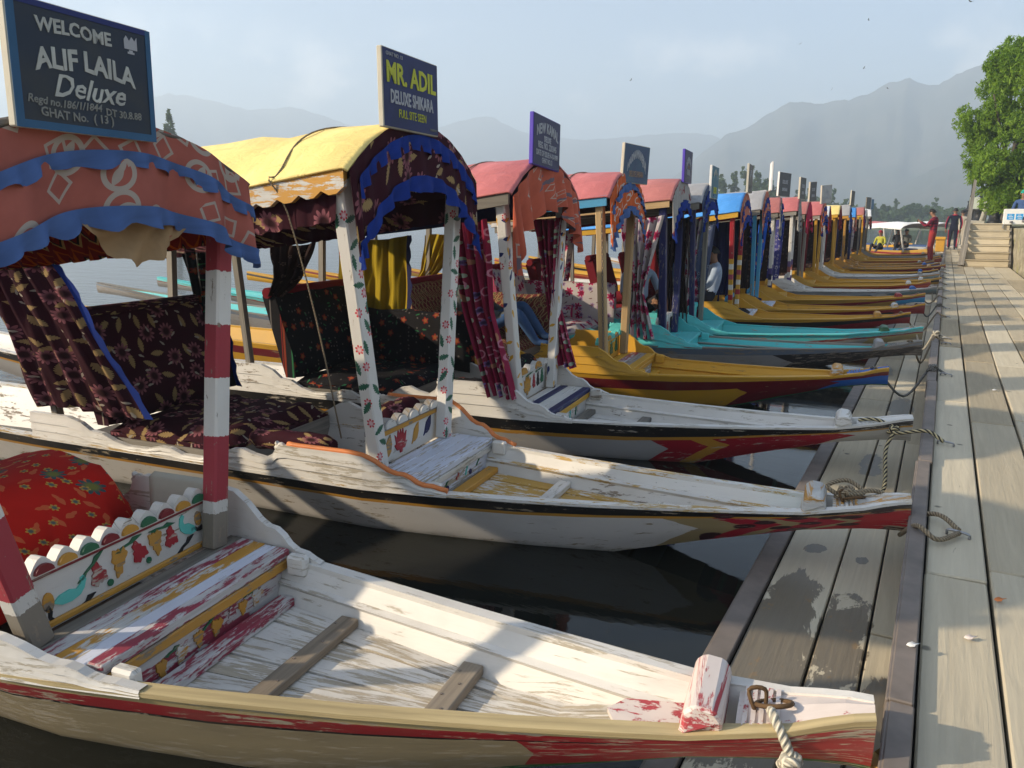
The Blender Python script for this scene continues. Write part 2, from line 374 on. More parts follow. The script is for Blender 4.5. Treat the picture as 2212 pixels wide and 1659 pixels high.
M['blue'] = paint('blue paint', BLUE, .25); M['navy'] = paint('navy paint', NAVY, .3, (.2, .19, .17)); M['black'] = paint('black paint', BLACK, .25, dirt=0); M['green'] = paint('green paint', GREEN, .2)
M['grey'] = paint('grey paint', GREY, .4); M['orange'] = paint('orange strip paint', ORANGE, .12, dirt=.15); M['lblue'] = paint('light blue paint', LBLUE, .2)
M['bluewhite'] = paint('bluish white paint', (.66, .68, .76), .45, (.40, .34, .26), dirt=.25, blot=(2.2, 16))
M['wood'] = wood('bare wood'); M['pale_wood'] = wood('pale new wood', (.50, .34, .17), .25); M['grey_wood'] = wood('grey weathered wood', (.24, .215, .18)); M['dark_wood'] = wood('dark wood', (.07, .055, .04))
M['gold_wood'] = wood('golden bare gunwale wood', (.42, .32, .16), .5, .6, 30)
M['iron'] = plain('rusty iron', (.20, .165, .14), .65, .2, var=.45); M['rust'] = plain('brown rust', (.13, .075, .035), .8, .3, var=.5); M['steel'] = plain('dull steel', (.35, .35, .36), .4, .9)
PR = (.35, .04, .055)
M['bands'] = bandsat('red and white banded post', [(0, (.22, .19, .15)), (.15, (.6, .57, .52)), (.20, PR), (.46, WHITE), (.70, PR), (.91, WHITE), (1.12, PR)], 1.6)
def postmat(name, bg, layers, wear=.2):
    n = NT(name); uv = n.uv(); c = n.mix(.0, bg, bg)
    for i, l in enumerate(layers):
        l = dict(l); c = layer(n, uv, c, seed=l.pop('seed', i + 1.), **l)
    c, mk = worn(n, c, (.38, .32, .24), wear, uv, (4, 12), dirt=.15); return n.done(c, .5)
M['post_flower'] = postmat('white post with red flowers', WHITE, [dict(kind='flower', sc=10, R=.27, col=(.55, .02, .04), col2=(.7, .5, .5), k=7, dens=.6), dict(kind='leaf', sc=9, R=.42, col=(.03, .12, .07), k=9, dens=.6)])
M['post_vine'] = postmat('white post with blue and yellow leaves', WHITE, [dict(kind='leaf', sc=8, R=.34, col=(.02, .03, .12), k=1.5, dens=.5), dict(kind='leaf', sc=9, R=.3, col=(.65, .35, .03), k=1.5, dens=.55), dict(kind='flower', sc=9, R=.25, col=(.55, .03, .04), col2=(.8, .75, .7), k=8, dens=.35)])
M['post_confetti'] = bands('yellow post with red and white paper', [YEL, WHITE, YEL, RED, YEL, WHITE, YEL, (.4, .06, .1), YEL, WHITE, YEL, RED], .9)
# fabrics
M['maroon'] = fabric('maroon floral cloth', (.036, .006, .012), [dict(kind='leaf', sc=8, R=.45, col=(.30, .20, .085), k=10, dens=.7), dict(kind='flower', sc=5.6, R=.36, col=(.24, .085, .10), col2=(.03, .008, .01), k=11, dens=.55), dict(kind='leaf', sc=10, R=.24, col=(.34, .29, .23), k=1.4, dens=.4)])
M['salmon'] = fabric('salmon printed cloth', (.34, .10, .075), [dict(kind='square', sc=7.5, R=.24, col=(.37, .30, .25), dens=.65), dict(kind='ring', sc=5.4, R=.28, col=(.37, .31, .26), dens=.6), dict(kind='leaf', sc=5.4, R=.26, col=(.37, .31, .26), k=1.2, dens=.6, seed=2.0)], blotch=.5)
M['redfloral'] = fabric('bright red floral cloth', (.52, .018, .012), [dict(kind='leaf', sc=11, R=.36, col=(.62, .13, .05), k=2, dens=.6), dict(kind='flower', sc=6, R=.3, col=(.06, .10, .11), col2=(.2, .2, .05), k=9, dens=.5), dict(kind='flower', sc=12, R=.22, col=(.55, .35, .06), col2=(.1, .12, .12), k=6, dens=.5)])
M['blackfloral'] = fabric('black floral cloth', (.012, .011, .013), [dict(kind='flower', sc=9, R=.30, col=(.20, .02, .014), col2=(.28, .09, .03), k=5, dens=.42), dict(kind='leaf', sc=14, R=.32, col=(.03, .15, .06), k=1.3, dens=.22), dict(kind='flower', sc=24, R=.2, col=(.2, .18, .17), k=5, dens=.22)])
M['brocade'] = lattice('red and gold brocade', (.13, .02, .02), (.30, .2, .09), 13); M['brocade2'] = lattice('cream and maroon brocade', (.13, .02, .025), (.40, .3, .2), 10)
M['rose'] = fabric('white cloth with magenta roses', (.46, .41, .40), [dict(kind='flower', sc=7, R=.4, col=(.42, .015, .10), col2=(.2, .01, .04), k=7, dens=.62), dict(kind='flower', sc=8, R=.28, col=(.32, .22, .36), col2=(.12, .06, .12), k=6, dens=.5), dict(kind='leaf', sc=12, R=.3, col=(.18, .1, .1), k=1.2, dens=.35)])
M['magenta'] = fabric('magenta patchwork cloth', (.24, .018, .05), [dict(kind='leaf', sc=6, R=.42, col=(.42, .18, .11), k=.8, dens=.4), dict(kind='dot', sc=13, R=.2, col=(.36, .42, .3), dens=.5), dict(kind='ring', sc=9, R=.26, col=(.5, .2, .26), dens=.5), dict(kind='flower', sc=9, R=.25, col=(.22, .12, .3), k=5, dens=.35)])
M['patch'] = fabric('orange paisley cloth', (.46, .105, .06), [dict(kind='leaf', sc=6, R=.42, col=(.16, .12, .14), k=6, dens=.45), dict(kind='square', sc=9, R=.25, col=(.42, .32, .26), dens=.35)], blotch=.4)
M['orangewhite'] = fabric('orange and white swirl cloth', (.55, .11, .03), [dict(kind='leaf', sc=7, R=.45, col=(.55, .46, .40), k=.8, dens=.7), dict(kind='ring', sc=9, R=.28, col=(.55, .48, .42), dens=.6)], blotch=.35)
M['salmondot'] = fabric('faded salmon cloth with pale discs', (.44, .15, .10), [dict(kind='leaf', sc=7, R=.42, col=(.46, .32, .26), k=.9, dens=.65), dict(kind='dot', sc=9, R=.2, col=(.5, .42, .38), dens=.35)], blotch=.4)
M['bluefloral'] = fabric('bright blue floral cloth', (.02, .10, .52), [dict(kind='flower', sc=9, R=.33, col=(.6, .24, .13), col2=(.65, .4, .2), k=5, dens=.5), dict(kind='leaf', sc=12, R=.28, col=(.3, .42, .55), k=1.2, dens=.35)])
M['bluepatch'] = fabric('indigo and white patch cloth', (.05, .05, .2), [dict(kind='flower', sc=12, R=.3, col=(.36, .34, .5), k=5, dens=.6), dict(kind='square', sc=8, R=.2, col=(.6, .57, .54), dens=.3)])
M['slate'] = fabric('slate blue cloth with pale leaves', (.07, .09, .16), [dict(kind='flower', sc=11, R=.3, col=(.25, .27, .33), k=5, dens=.6)])
M['yellowcloth'] = fabric('mustard curtain cloth', (.30, .21, .012)); M['bluecloth'] = fabric('royal blue frill cloth', (.012, .034, .21), blotch=.5); M['bluecloth2'] = fabric('pale blue frill cloth', (.07, .125, .29), blotch=.5); M['indigo'] = fabric('dark indigo cloth', (.018, .02, .07))
M['darkcloth'] = fabric('dark brown cloth', (.035, .02, .018), [dict(kind='flower', sc=12, R=.25, col=(.16, .1, .08), k=5, dens=.5)]); M['redcloth'] = fabric('dark red cloth', (.16, .012, .018)); M['pinkred'] = fabric('crimson cloth', (.38, .02, .06)); M['maroonweave'] = lattice('maroon woven screen', (.17, .03, .035), (.27, .09, .09), 16)
M['greycloth'] = fabric('grey striped cloth', (.26, .25, .24), [dict(kind='leaf', sc=8, R=.4, col=(.12, .12, .13), k=.8, dens=.5)]); M['greyrose'] = fabric('grey cloth with faded roses', (.34, .32, .30), [dict(kind='flower', sc=7, R=.36, col=(.30, .06, .07), k=6, dens=.5)]); M['creamcloth'] = fabric('cream cloth', (.52, .49, .40)); M['whitecloth'] = fabric('white cloth', (.62, .60, .57)); M['fringe'] = fabric('pale tan folded cloth', (.36, .23, .12), [dict(kind='leaf', sc=6, R=.4, col=(.34, .09, .06), k=1, dens=.5)])
M['swirl'] = fabric('cream cloth with brown sprigs', (.40, .36, .29), [dict(kind='leaf', sc=11, R=.42, col=(.12, .06, .045), k=8, dens=.75)])
M['zig'] = zigzag('orange zigzag cloth')
def tarp(name, col, sheen=.35):
    n = NT(name); uv = n.uv(); a = n.noise(n.map(uv, (2.2, 2.2, 1)), 1, 5); b = n.noise(n.map(uv, (18, 3, 1)), 1, 4)
    c = n.mix(n.step(a, .35, .7), col, tuple(min(1, q * 1.25 + .03) for q in col)); c = n.mix(n.math('MULTIPLY', n.step(b, .55, .75), .35), c, tuple(q * .6 for q in col))
    w2 = n.noise(n.map(uv, (14, 9, 1)), 1, 4, .6, 1.2); st_ = n.noise(n.map(uv, (2.5, 26, 1), (3, 3, 0)), 1, 3); c = n.mix(n.math('MULTIPLY', n.step(st_, .56, .72), .3), c, tuple(q * .5 + .03 for q in col)); n.bump(n.math('ADD', a, n.math('MULTIPLY', w2, .35)), .7, .04); return n.done(c, .62, sheen)
M['t_yellow'] = tarp('yellow tarpaulin', (.80, .60, .20)); M['t_red'] = tarp('faded red tarpaulin', (.46, .13, .125)); M['t_red2'] = tarp('brick red tarpaulin', (.42, .14, .12)); M['t_grey'] = tarp('grey tarpaulin', (.32, .31, .31)); M['t_blue'] = tarp('blue tarpaulin', (.06, .26, .62)); M['t_white'] = tarp('white tarpaulin', (.74, .73, .72)); M['t_dark'] = tarp('dark brown tarpaulin', (.09, .075, .06))
# hulls
M['h1'] = hullmat('bare hull with red line', (.36, .285, .17), [(.0, .09, (.48, .37, .18)), (.09, .22, (.30, .02, .025)), (.22, .25, BLACK), (.9, 1.1, (.02, .12, .04))], (.36, .025, .03), 1.62, .12, wear=.42, under=(.44, .37, .27), dirt=.6)
M['h2'] = hullmat('white hull with black and ochre lines', (.70, .66, .62), [(.03, .17, BLACK), (.17, .22, OCHRE)], (.40, .30, .15), 1.75, .5, bands=[(1.98, 2.14, (.42, .02, .04)), (2.24, 2.42, (.42, .02, .04)), (2.48, 9, (.45, .02, .03))], wear=.3, under=(.36, .29, .2), spots=(.05, .015, .02))
M['h3'] = hullmat('grey white hull with black line and red bow', (.44, .42, .41), [(.0, .26, BLACK), (.26, .34, OCHRE)], (.36, .015, .03), 1.15, .55, bands=[(1.42, 1.56, OCHRE), (2.35, 9, (.55, .52, .46))], wear=.3, under=(.5, .44, .36))
M['h4'] = hullmat('yellow hull with dark red line and blue bow', YEL, [(.0, .14, YEL), (.14, .38, (.16, .01, .016)), (.93, 1.1, GREEN)], (.16, .012, .018), 1.35, .5, bands=[(2.12, 9, BLUE)], wear=.2, under=(.3, .2, .1))
M['h5'] = hullmat('grey hull with blue line and dark bow', (.36, .34, .33), [(.0, .2, (.16, .2, .26))], (.05, .045, .045), 1.45, .6, wear=.45, under=(.3, .25, .2))
M['h6'] = hullmat('turquoise hull with worn grey bow', (.3, .3, .3), [(.0, .3, CYAN), (.3, .42, DRED)], (.34, .27, .12), 2.1, .3, wear=.45, under=(.3, .27, .22))
M['h7'] = hullmat('yellow hull with dark red bow', YEL, [(.0, .12, YEL), (.12, .38, BLACK)], (.20, .012, .018), 1.2, .6, wear=.15, under=(.3, .2, .1))
M['h8'] = hullmat('yellow hull with black and red bow', YEL, [(.0, .12, YEL), (.12, .4, (.18, .012, .018))], BLACK, 1.1, .5, bands=[(2.15, 9, (.2, .012, .02))], wear=.15, under=(.3, .2, .1))
M['h9'] = hullmat('grey teal hull with white panels', (.42, .38, .28), [(.0, .25, (.36, .38, .40))], (.10, .17, .19), 1.3, .5, bands=[(1.7, 1.95, (.5, .48, .44))], wear=.45)
M['h10'] = hullmat('red and orange hull', YEL, [(.0, .2, (.55, .13, .03)), (.2, .45, (.25, .015, .015))], (.45, .06, .02), 1.3, .4, wear=.25)
M['h11'] = hullmat('white hull with ochre edge', (.62, .60, .62), [(.0, .3, (.7, .68, .7)), (.3, .5, OCHRE)], (.4, .5, .5), 2.2, .3, wear=.25)
M['h12'] = hullmat('yellow hull with black line', YEL, [(.0, .25, YEL), (.25, .6, BLACK)], (.5, .26, .02), 2.2, .4, wear=.15)
M['h13'] = hullmat('mustard hull', (.4, .24, .05), [(.0, .2, (.45, .26, .04)), (.2, .4, DRED)], (.05, .28, .55), 2.15, .3, wear=.2)

# ------------------------------------------------------------------ water
n = NT('lake water'); p = n.pos(); px, py, pz = n.sep(p)
far = n.step(px, -3.5, -9.0)
rip = n.noise(n.map(p, (.9, 2.6, 1), rot=.35), 1.6, 5, .6, .3); rip2 = n.noise(n.map(p, (.35, 1.3, 1), rot=.2), 1, 3)
h = n.math('ADD', n.math('MULTIPLY', n.math('MULTIPLY', rip, n.math('ADD', n.math('MULTIPLY', far, .9), .07)), .028), n.math('MULTIPLY', n.math('MULTIPLY', rip2, far), .035))
bn = n.node('ShaderNodeBump'); bn.inputs['Strength'].default_value = 1; bn.inputs['Distance'].default_value = 1.0; n.put(bn.inputs['Height'], h); n.put(n.b.inputs['Normal'], bn.outputs[0])
n.b.inputs['IOR'].default_value = 1.33
M['water'] = n.done((.010, .011, .009), .03, .5)
mb = MB(); mb.grid([[(-3500, -900, .12), (1.7, -900, .12)], [(-3500, 4000, .12), (1.7, 4000, .12)]], smooth=False)
tag(obj('water', mb, M['water']), kind='structure')

# ------------------------------------------------------------------ landing stage: upper walkway and lower ledge of planks
WZ, LZ = .46, .18
def deckmat(name, stains=()):
    n = NT(name); uv = wooduv(n); p = n.pos(); X, Y, _ = n.sep(p)
    g = n.noise(n.map(uv, (1.2, 26, 1)), 1, 6, .62, .9); g2 = n.noise(n.map(p, (2.0, .7, 1)), 1, 4); ck = n.noise(n.map(uv, (3.0, 30, 1), (7, 2, 0)), 1, 3, .5, .8)
    c = n.mix(n.step(g, .1, .95), (.41, .345, .24), (.55, .47, .33))
    c = n.mix(n.math('MULTIPLY', n.step(g2, .4, .7), .4), c, (.33, .285, .21))
    c = n.mix(.5, c, n.comb(n.rnd(), n.rnd(), n.rnd()), 'SOFT_LIGHT')
    c = n.mix(n.math('MULTIPLY', n.step(ck, .27, .22), .8), c, (.045, .038, .03))
    sp = n.node('ShaderNodeTexVoronoi'); n.put(sp.inputs['Vector'], p); sp.inputs['Scale'].default_value = 3.1
    c = n.mix(n.math('MULTIPLY', n.step(n.math('ADD', sp.outputs['Distance'], n.math('MULTIPLY', n.noise(p, 40, 3), .05)), .095, .06), .7), c, (.05, .045, .035))
    ro = .75
    if stains:
        wob = n.math('MULTIPLY', n.math('SUBTRACT', n.noise(n.map(p, (5, 2.2, 1)), 1, 7, .7, 1.0), .5), 2.6); tot = None
        for sx, sy, rx, ry in stains:
            dx = n.math('DIVIDE', n.math('SUBTRACT', X, sx), rx); dy = n.math('DIVIDE', n.math('SUBTRACT', Y, sy), ry)
            q = n.math('ADD', n.vmath('LENGTH', n.comb(dx, dy, 0)), wob); q = n.step(q, 1.0, .93); tot = q if tot is None else n.math('MAXIMUM', tot, q)
        c = n.mix(n.math('MULTIPLY', tot, .78), c, (.07, .052, .032)); ro = n.math('SUBTRACT', .75, n.math('MULTIPLY', tot, .38))
        mud = n.step(n.noise(n.map(p, (16, 10, 1)), 1, 4, .7), .60, .68); c = n.mix(n.math('MULTIPLY', n.math('MULTIPLY', mud, tot), .45), c, (.28, .16, .05))
    n.bump(n.math('ADD', g, n.math('MULTIPLY', ck, 1.2)), .45, .006); return n.done(c, ro, .3)
M['deck'] = deckmat('grey deck planks'); M['ledge'] = deckmat('wet ledge planks', [(-.45, 2.95, .15, .6), (-.34, 2.5, .24, .4), (-.2, 3.05, .11, .4), (-.17, 2.3, .12, .5), (-.04, 2.35, .07, .55), (-.43, 3.4, .1, .25), (-.35, 1.6, .2, .12), (-.5, 2.35, .06, .3), (-.42, 3.95, .05, .06), (-.2, 3.9, .03, .05), (-.3, 5.6, .08, .3), (-.2, 7.5, .1, .4), (-.45, 9.2, .1, .5)])
walk = empty('walkway'); tag(walk, kind='structure'); ledge = empty('lower_ledge'); tag(ledge, kind='structure')
mb = MB(); mb.box((.06, -3, .2), (1.72, 62, WZ - .065)); obj('under_frame', mb, M['dark_wood'], walk)
mb = MB(); mb.box((-.56, -3, .0), (.03, 62, LZ - .05)); obj('under_frame', mb, M['dark_wood'], ledge)
rnd = random.Random(3)
edges = [.062, .285, .548, .80, 1.07, 1.33, 1.70]
for c in range(6):
    y = -1.5 - c * .37
    while y < 60:
        L = rnd.uniform(2.2, 3.6)
        if c == 0 and abs(y + L - 4.6) < .8: L = 4.62 - y
        if y + L > 60: L = 60.1 - y
        mb = MB(); e0, e1 = edges[c] + rnd.uniform(.002, .006), edges[c + 1] - rnd.uniform(.005, .012); z = rnd.uniform(-.004, .004)
        k = rnd.uniform(-.004, .004)
        P = [(e0 + k, y + .006), (e1 + k, y + .006 + rnd.uniform(-.01, .02)), (e1 - k, y + L - .006), (e0 - k, y + L - .006)]
        mb.prism([(b, a) for a, b in P], lambda b, a, t: (a, b, t), WZ - .05 + z, WZ + z); obj('plank', mb, M['deck'], walk, bevel=.006 if y < 14 else 0); y += L
for c, (e0, e1) in enumerate(((-.545, -.292), (-.282, -.112), (-.102, -.004))):
    y = -1.2 - c * .5
    while y < 60:
        L = rnd.uniform(2.4, 3.4); L = (4.78 - y) if abs(y + L - 4.78) < .9 and c < 2 else L
        mb = MB(); z = rnd.uniform(-.003, .003); mb.prism([(y + .005, e0), (y + .005, e1), (y + L - .005, e1), (y + L - .005, e0)], lambda b, a, t: (a, b, t), LZ - .04 + z, LZ + z)
        obj('plank', mb, M['ledge'], ledge, bevel=.005 if y < 12 else 0); y += L
y = -1.0
while y < 60:      # iron strips along the two edges
    L = rnd.uniform(2.3, 3.1); L = 2.22 - y if abs(y + L - 2.2) < 1 else L
    mb = MB(); mb.box((-.645, y, LZ - .03), (-.556, y + L * .995, LZ + .012)); mb.box((-.652, y, LZ - .14), (-.642, y + L * .995, LZ + .008)); obj('iron_edge', mb, M['iron'], ledge, bevel=.004)
    g = .0 if y > 2 or y < -.9 else .0
    mb = MB(); k = rnd.uniform(-.006, .006); mb.box((-.004 + k, y, WZ + .012), (.060 + k, y + L - .012, WZ + .034)); mb.box((-.012 + k, y, WZ - .12), (.0 + k, y + L - .012, WZ + .030)); obj('iron_edge', mb, M['iron'], walk, bevel=.004); y += L
mb = MB(); mb.box((.003, -2, LZ - .02), (.058, 62, WZ + .008)); obj('fascia', mb, M['grey_wood'], walk)
# a block of timber by the end of the iron edge
mb = MB(); G = []
for i in range(7):
    t = i / 6; w = .07 * (1 - .5 * t * t); G.append([(.0 + cos(a) * w * (1 + .25 * sin(3 * a + t * 4)), 1.95 + sin(a) * w * 1.6 + t * .03, LZ + .26 * t + .03 * sin(5 * a)) for a in [2 * pi * k / 12 for k in range(13)]])
mb.grid(G); G0 = G[-1]; mb.add([tuple(p) for p in G0[:-1]])
tag(obj('timber_stump', mb, plain('split yellow timber', (.40, .24, .07), .8, var=.5)), 'split yellowish timber stump standing below the end of the iron edge', 'stump')
# iron staples in the walkway for the ropes, and scraps lying about
def staple(y, x=.11):
    mb = MB(); mb.tube(smoothpath([(x - .03, y, WZ), (x - .025, y - .004, WZ + .022), (x + .05, y - .02, WZ + .018), (x + .055, y - .02, WZ - .005)], 4), .006, 6)
    o = obj('staple', mb, M['steel'], walk); return o

# ------------------------------------------------------------------ shikaras
def leafshape(k=0, s=1.0):
    if k == 0: base = [((.37 + .09 * cos(3 * (q - pi / 2)) + .05 * cos(9 * q)) * cos(q) * .9, (.37 + .09 * cos(3 * (q - pi / 2)) + .05 * cos(9 * q)) * sin(q) * 1.15) for q in [2 * pi * i / 36 for i in range(36)]]
    elif k == -1: base = [(0, -.5), (.10, -.28), (.34, -.42), (.26, -.16), (.5, -.08), (.33, .08), (.42, .34), (.18, .24), (0, .5), (-.18, .24), (-.42, .34), (-.33, .08), (-.5, -.08), (-.26, -.16), (-.34, -.42), (-.10, -.28)]
    elif k == 1:   # bird
        base = [(-.5, -.02), (-.3, .16), (0, .2), (.2, .1), (.32, .22), (.34, .42), (.44, .46), (.5, .3), (.42, .02), (.28, -.16), (.02, -.24), (-.26, -.2)]
    elif k == 2:   # lotus
        base = [(-.08, -.5), (.08, -.5), (.1, -.36), (.3, -.36), (.5, -.12), (.36, -.1), (.46, .3), (.28, .12), (.2, .46), (.08, .2), (0, .5), (-.08, .2), (-.2, .46), (-.28, .12), (-.46, .3), (-.36, -.1), (-.5, -.12), (-.3, -.36), (-.1, -.36)]
    elif k == 3:   # curled almond leaf
        base = [(-.5, -.5), (-.3, -.4), (-.1, -.42), (.2, -.3), (.42, .02), (.46, .5), (.2, .42), (-.12, .22), (-.28, -.1), (-.36, -.3)]
    elif k == 4:   # sprig
        base = [(-.5, -.16), (-.2, .02), (.06, .06), (.2, .3), (.5, .16), (.28, .0), (.12, -.1), (-.18, -.12), (-.3, -.3)]
    else: base = [(.5 * cos(2 * pi * i / 12), .5 * sin(2 * pi * i / 12)) for i in range(12)]
    return [(a * s, b * s) for a, b in base]

class Boat:
    def __init__(s, c):
        s.c = c; s.L = c.get('L', 2.65); s.T = c.get('T', 9.2); s.hw = c.get('hw', .53)
        s.yaw = radians(c.get('yaw', 12)); s.root = empty('shikara', (*c['o'], c.get('dz', 0)), s.yaw)
        s.root.rotation_euler = (radians(c.get('roll', 0)), 0, s.yaw)
        tag(s.root, c['label'], 'boat', 'shikaras moored along the landing stage'); s.lv = c.get('lv', 2)
    def w2l(s, p):
        x, y = p[0] - s.c['o'][0], p[1] - s.c['o'][1]; return (x * cos(s.yaw) + y * sin(s.yaw), -x * sin(s.yaw) + y * cos(s.yaw), p[2] if len(p) > 2 else 0)
    def l2w(s, p):
        return (s.c['o'][0] + p[0] * cos(s.yaw) - p[1] * sin(s.yaw), s.c['o'][1] + p[0] * sin(s.yaw) + p[1] * cos(s.yaw), p[2] + s.c.get('dz', 0))
    def bs(s, x): return max(0, x / s.L), max(0, (-2.5 - x) / (s.T - 2.5))
    def W(s, x):
        b, t = s.bs(x); return s.hw * (1 - b ** 1.15) + .042 * b if b > 0 else s.hw * (1 - t ** 1.35) + .03 * t
    def G(s, x): b, t = s.bs(x); return .41 + .085 * b ** 2.6 + .055 * sstep(.86, 1.0, b) + .40 * t ** 2.2
    def B(s, x):
        b, t = s.bs(x); q = sstep(.22, 1.0, b) if b > 0 else sstep(.2, 1.05, t); tip = s.G(s.L if b > 0 else -s.T) - .15
        return lerp(.01, tip, q)
    def Cw(s, x): w = s.W(x); return max(.03, w - .21 * min(1, w / .45))
    def wat(s, x, z):
        b, g = s.B(x), s.G(x); return lerp(s.Cw(x), s.W(x), max(0, min(1, (z - b) / (g - b))))
    def hull(s):
        c = s.c; nb = 26 if s.lv > 1 else 14; xs = [s.L - (s.L + s.T) * i / nb for i in range(nb + 1)]
        xs = sorted(set([round(q, 3) for q in xs] + [s.L, s.L - .05, s.L - .12, s.L - .2, .0, -2.5]), reverse=True)
        mb = MB(); rows = 6
        for sd in (-1, 1):
            G_, U = [], []
            for x in xs:
                r, u = [], []
                for k in range(rows + 1):
                    f = k / rows; z = lerp(s.G(x), s.B(x), f); bulge = .018 * sin(pi * f)
                    r.append((x, sd * (lerp(s.W(x), s.Cw(x), f) + bulge + (.012 if k < 2 and s.lv > 1 else 0)), z)); u.append((x, f))
                G_.append(r); U.append(u)
            mb.grid(G_, U)
        mb.grid([[(x, -s.Cw(x), s.B(x)), (x, s.Cw(x), s.B(x))] for x in xs], [[(x, .97), (x, .97)] for x in xs], smooth=False)
        for x in (xs[0], xs[-1]):
            mb.add([(x, -s.W(x), s.G(x)), (x, -s.Cw(x), s.B(x)), (x, s.Cw(x), s.B(x)), (x, s.W(x), s.G(x))], [(x, .2), (x, .8), (x, .8), (x, .2)])
        obj('hull', mb, M[c['hull']], s.root)
        for sd in (-1, 1):
            mb = MB(); mb.grid([[(x, sd * (s.W(x) - .028), s.G(x) + .004), (x, sd * (s.wat(x, lerp(s.G(x), s.B(x), .35)) - .03), lerp(s.G(x), s.B(x), .35)), (x, sd * (s.Cw(x) - .02), s.B(x) + .02)] for x in xs], [[(x, 0), (x, .12), (x, .4)] for x in xs])
            obj('inner_side', mb, M[c['inner']], s.root)
            mb = MB(); A = []
            for x in xs:
                w, g = s.W(x), s.G(x); a = max(.004, w - (.036 if x < s.L - .36 else .018)) if w > .03 else .004
                A.append([(x, sd * (w + .016), g - .006), (x, sd * (w + .016), g + .008), (x, sd * a, g + .010), (x, sd * a, g - .02)])
            mb.grid(A, [[(x, 0), (x, .03), (x, .09), (x, .12)] for x in xs], smooth=False)
            if s.lv > 1:
                mb.grid([[(x, sd * (s.wat(x, s.G(x) - .075) - .022), s.G(x) - .065), (x, sd * (s.wat(x, s.G(x) - .09) - .045), s.G(x) - .075), (x, sd * (s.wat(x, s.G(x) - .1) - .026), s.G(x) - .095)] for x in xs if -.3 < x < s.L - .40], None, smooth=False, swap=True)
            obj('gunwale', mb, M[c.get('gunf', c['gun']) if sd > 0 else c['gun']], s.root)
        # floor
        zf = .262; s.zf = zf; x0, x1 = .34, s.L - .43; nk = 6 if s.lv > 1 else 1; st = 8
        for k in range(nk):
            f0, f1 = -1 + 2 * k / nk, -1 + 2 * (k + 1) / nk; mb = MB(); G_ = []
            for i in range(st + 1):
                x = lerp(x0, x1, i / st); z = max(zf, s.B(x) + .045) + (k % 2) * .003; w = s.wat(x, z) - .03; g = .004 if nk > 1 else 0
                G_.append([(x, f0 * w + g, z - .012), (x, f0 * w + g, z), (x, f1 * w - g, z), (x, f1 * w - g, z - .012)])
            mb.grid(G_, None, smooth=False, swap=True); obj('floor_plank', mb, M[c['floor']], s.root)
        mb = MB(); w = s.hw - .22; mb.box((-2.8, -w, zf - .02), (.33, w, zf - .003)); obj('cabin_floor', mb, M['dark_wood'], s.root)
        # bow: block, deck, ribs, ring
        L = s.L; bx = L - .41; w = s.W(bx) + .012; g = s.G(bx); mb = MB()
        prof = [(-.06, -.03), (.05, -.03), (.05, .045), (.03, .075), (-.025, .08), (-.052, .055), (-.052, .01), (-.065, .0)]
        mb.prism(prof, lambda a, b, t: (bx + a, t * ((w - .03) if b < .0 else w if b < .03 else w * .92), g + b), -1, 1); obj('bow_block', mb, M[c.get('block', c['gun'])], s.root, bevel=.012)
        if s.lv > 1:
            mb = MB(); wq = s.wat(bx - .07, g - .07) - .03; mb.add([(bx - .24, -wq * .8, g - .085), (bx - .07, -wq, g - .07), (bx - .07, wq, g - .07), (bx - .24, wq * .8, g - .085), (bx - .28, 0, g - .085)]); obj('bow_plate', mb, M[c.get('plate', c['floor'])], s.root, solid=.015)
            for q in range(5):
                x = L - .31 + q * .02; mb = MB(); mb.bar((x, -s.W(x) + .02, s.G(x) + .012), (x, s.W(x) - .02, s.G(x) + .012), .012, .016); obj('bow_rib', mb, M[c.get('deck', c['gun'])], s.root)
        mb = MB(); X = [bx + .08 + (L - bx - .08) * i / 5 for i in range(6)]
        mb.grid([[(x, -s.W(x) + .01, s.G(x) - .004), (x, 0, s.G(x) + .010), (x, s.W(x) - .01, s.G(x) - .004)] for x in X], None, smooth=False, swap=True); obj('bow_deck', mb, M[c.get('deck', c['gun'])], s.root, solid=.012)
        if c.get('ring'):
            mb = MB(); x = L - .24; z = s.G(x) + .03; R = .045
            mb.tube([(x + R * cos(a), -.01 + R * .9 * sin(a), z + .02 * cos(a + 1)) for a in [2 * pi * i / 16 for i in range(17)]], .0065, 6); mb.tube(smoothpath([(x - R, -.02, z - .03), (x - R - .02, -.01, z + .025), (x - R + .02, 0, z + .03), (x - R + .025, 0, z - .02)], 4), .006, 6); obj('mooring_ring', mb, M['rust'], s.root)
        # battens across the well
        for i, x in enumerate([.385] + c.get('bat', [1.0, 1.52])):
            z = max(zf, s.B(x) + .045); w = s.wat(x, z) - .03; mb = MB(); mb.bar((x, -w, z + .022), (x + (.0 if i == 0 else .01), w, z + .022), .075 if i else .07, .036)
            obj('floor_batten', mb, M[c.get('batm', 'wood')] if i else M[c.get('foot', c.get('batm', 'wood'))], s.root, bevel=.004)
            if s.lv > 1 and i and c.get('nails'):
                for q in range(5):
                    mb = MB(); yy = lerp(-w + .06, w - .06, q / 4); mb.box((x - .018 + .03 * (q % 2), yy - .004, z + .040), (x - .010 + .03 * (q % 2), yy + .004, z + .0425)); obj('nail', mb, M['iron'], s.root)
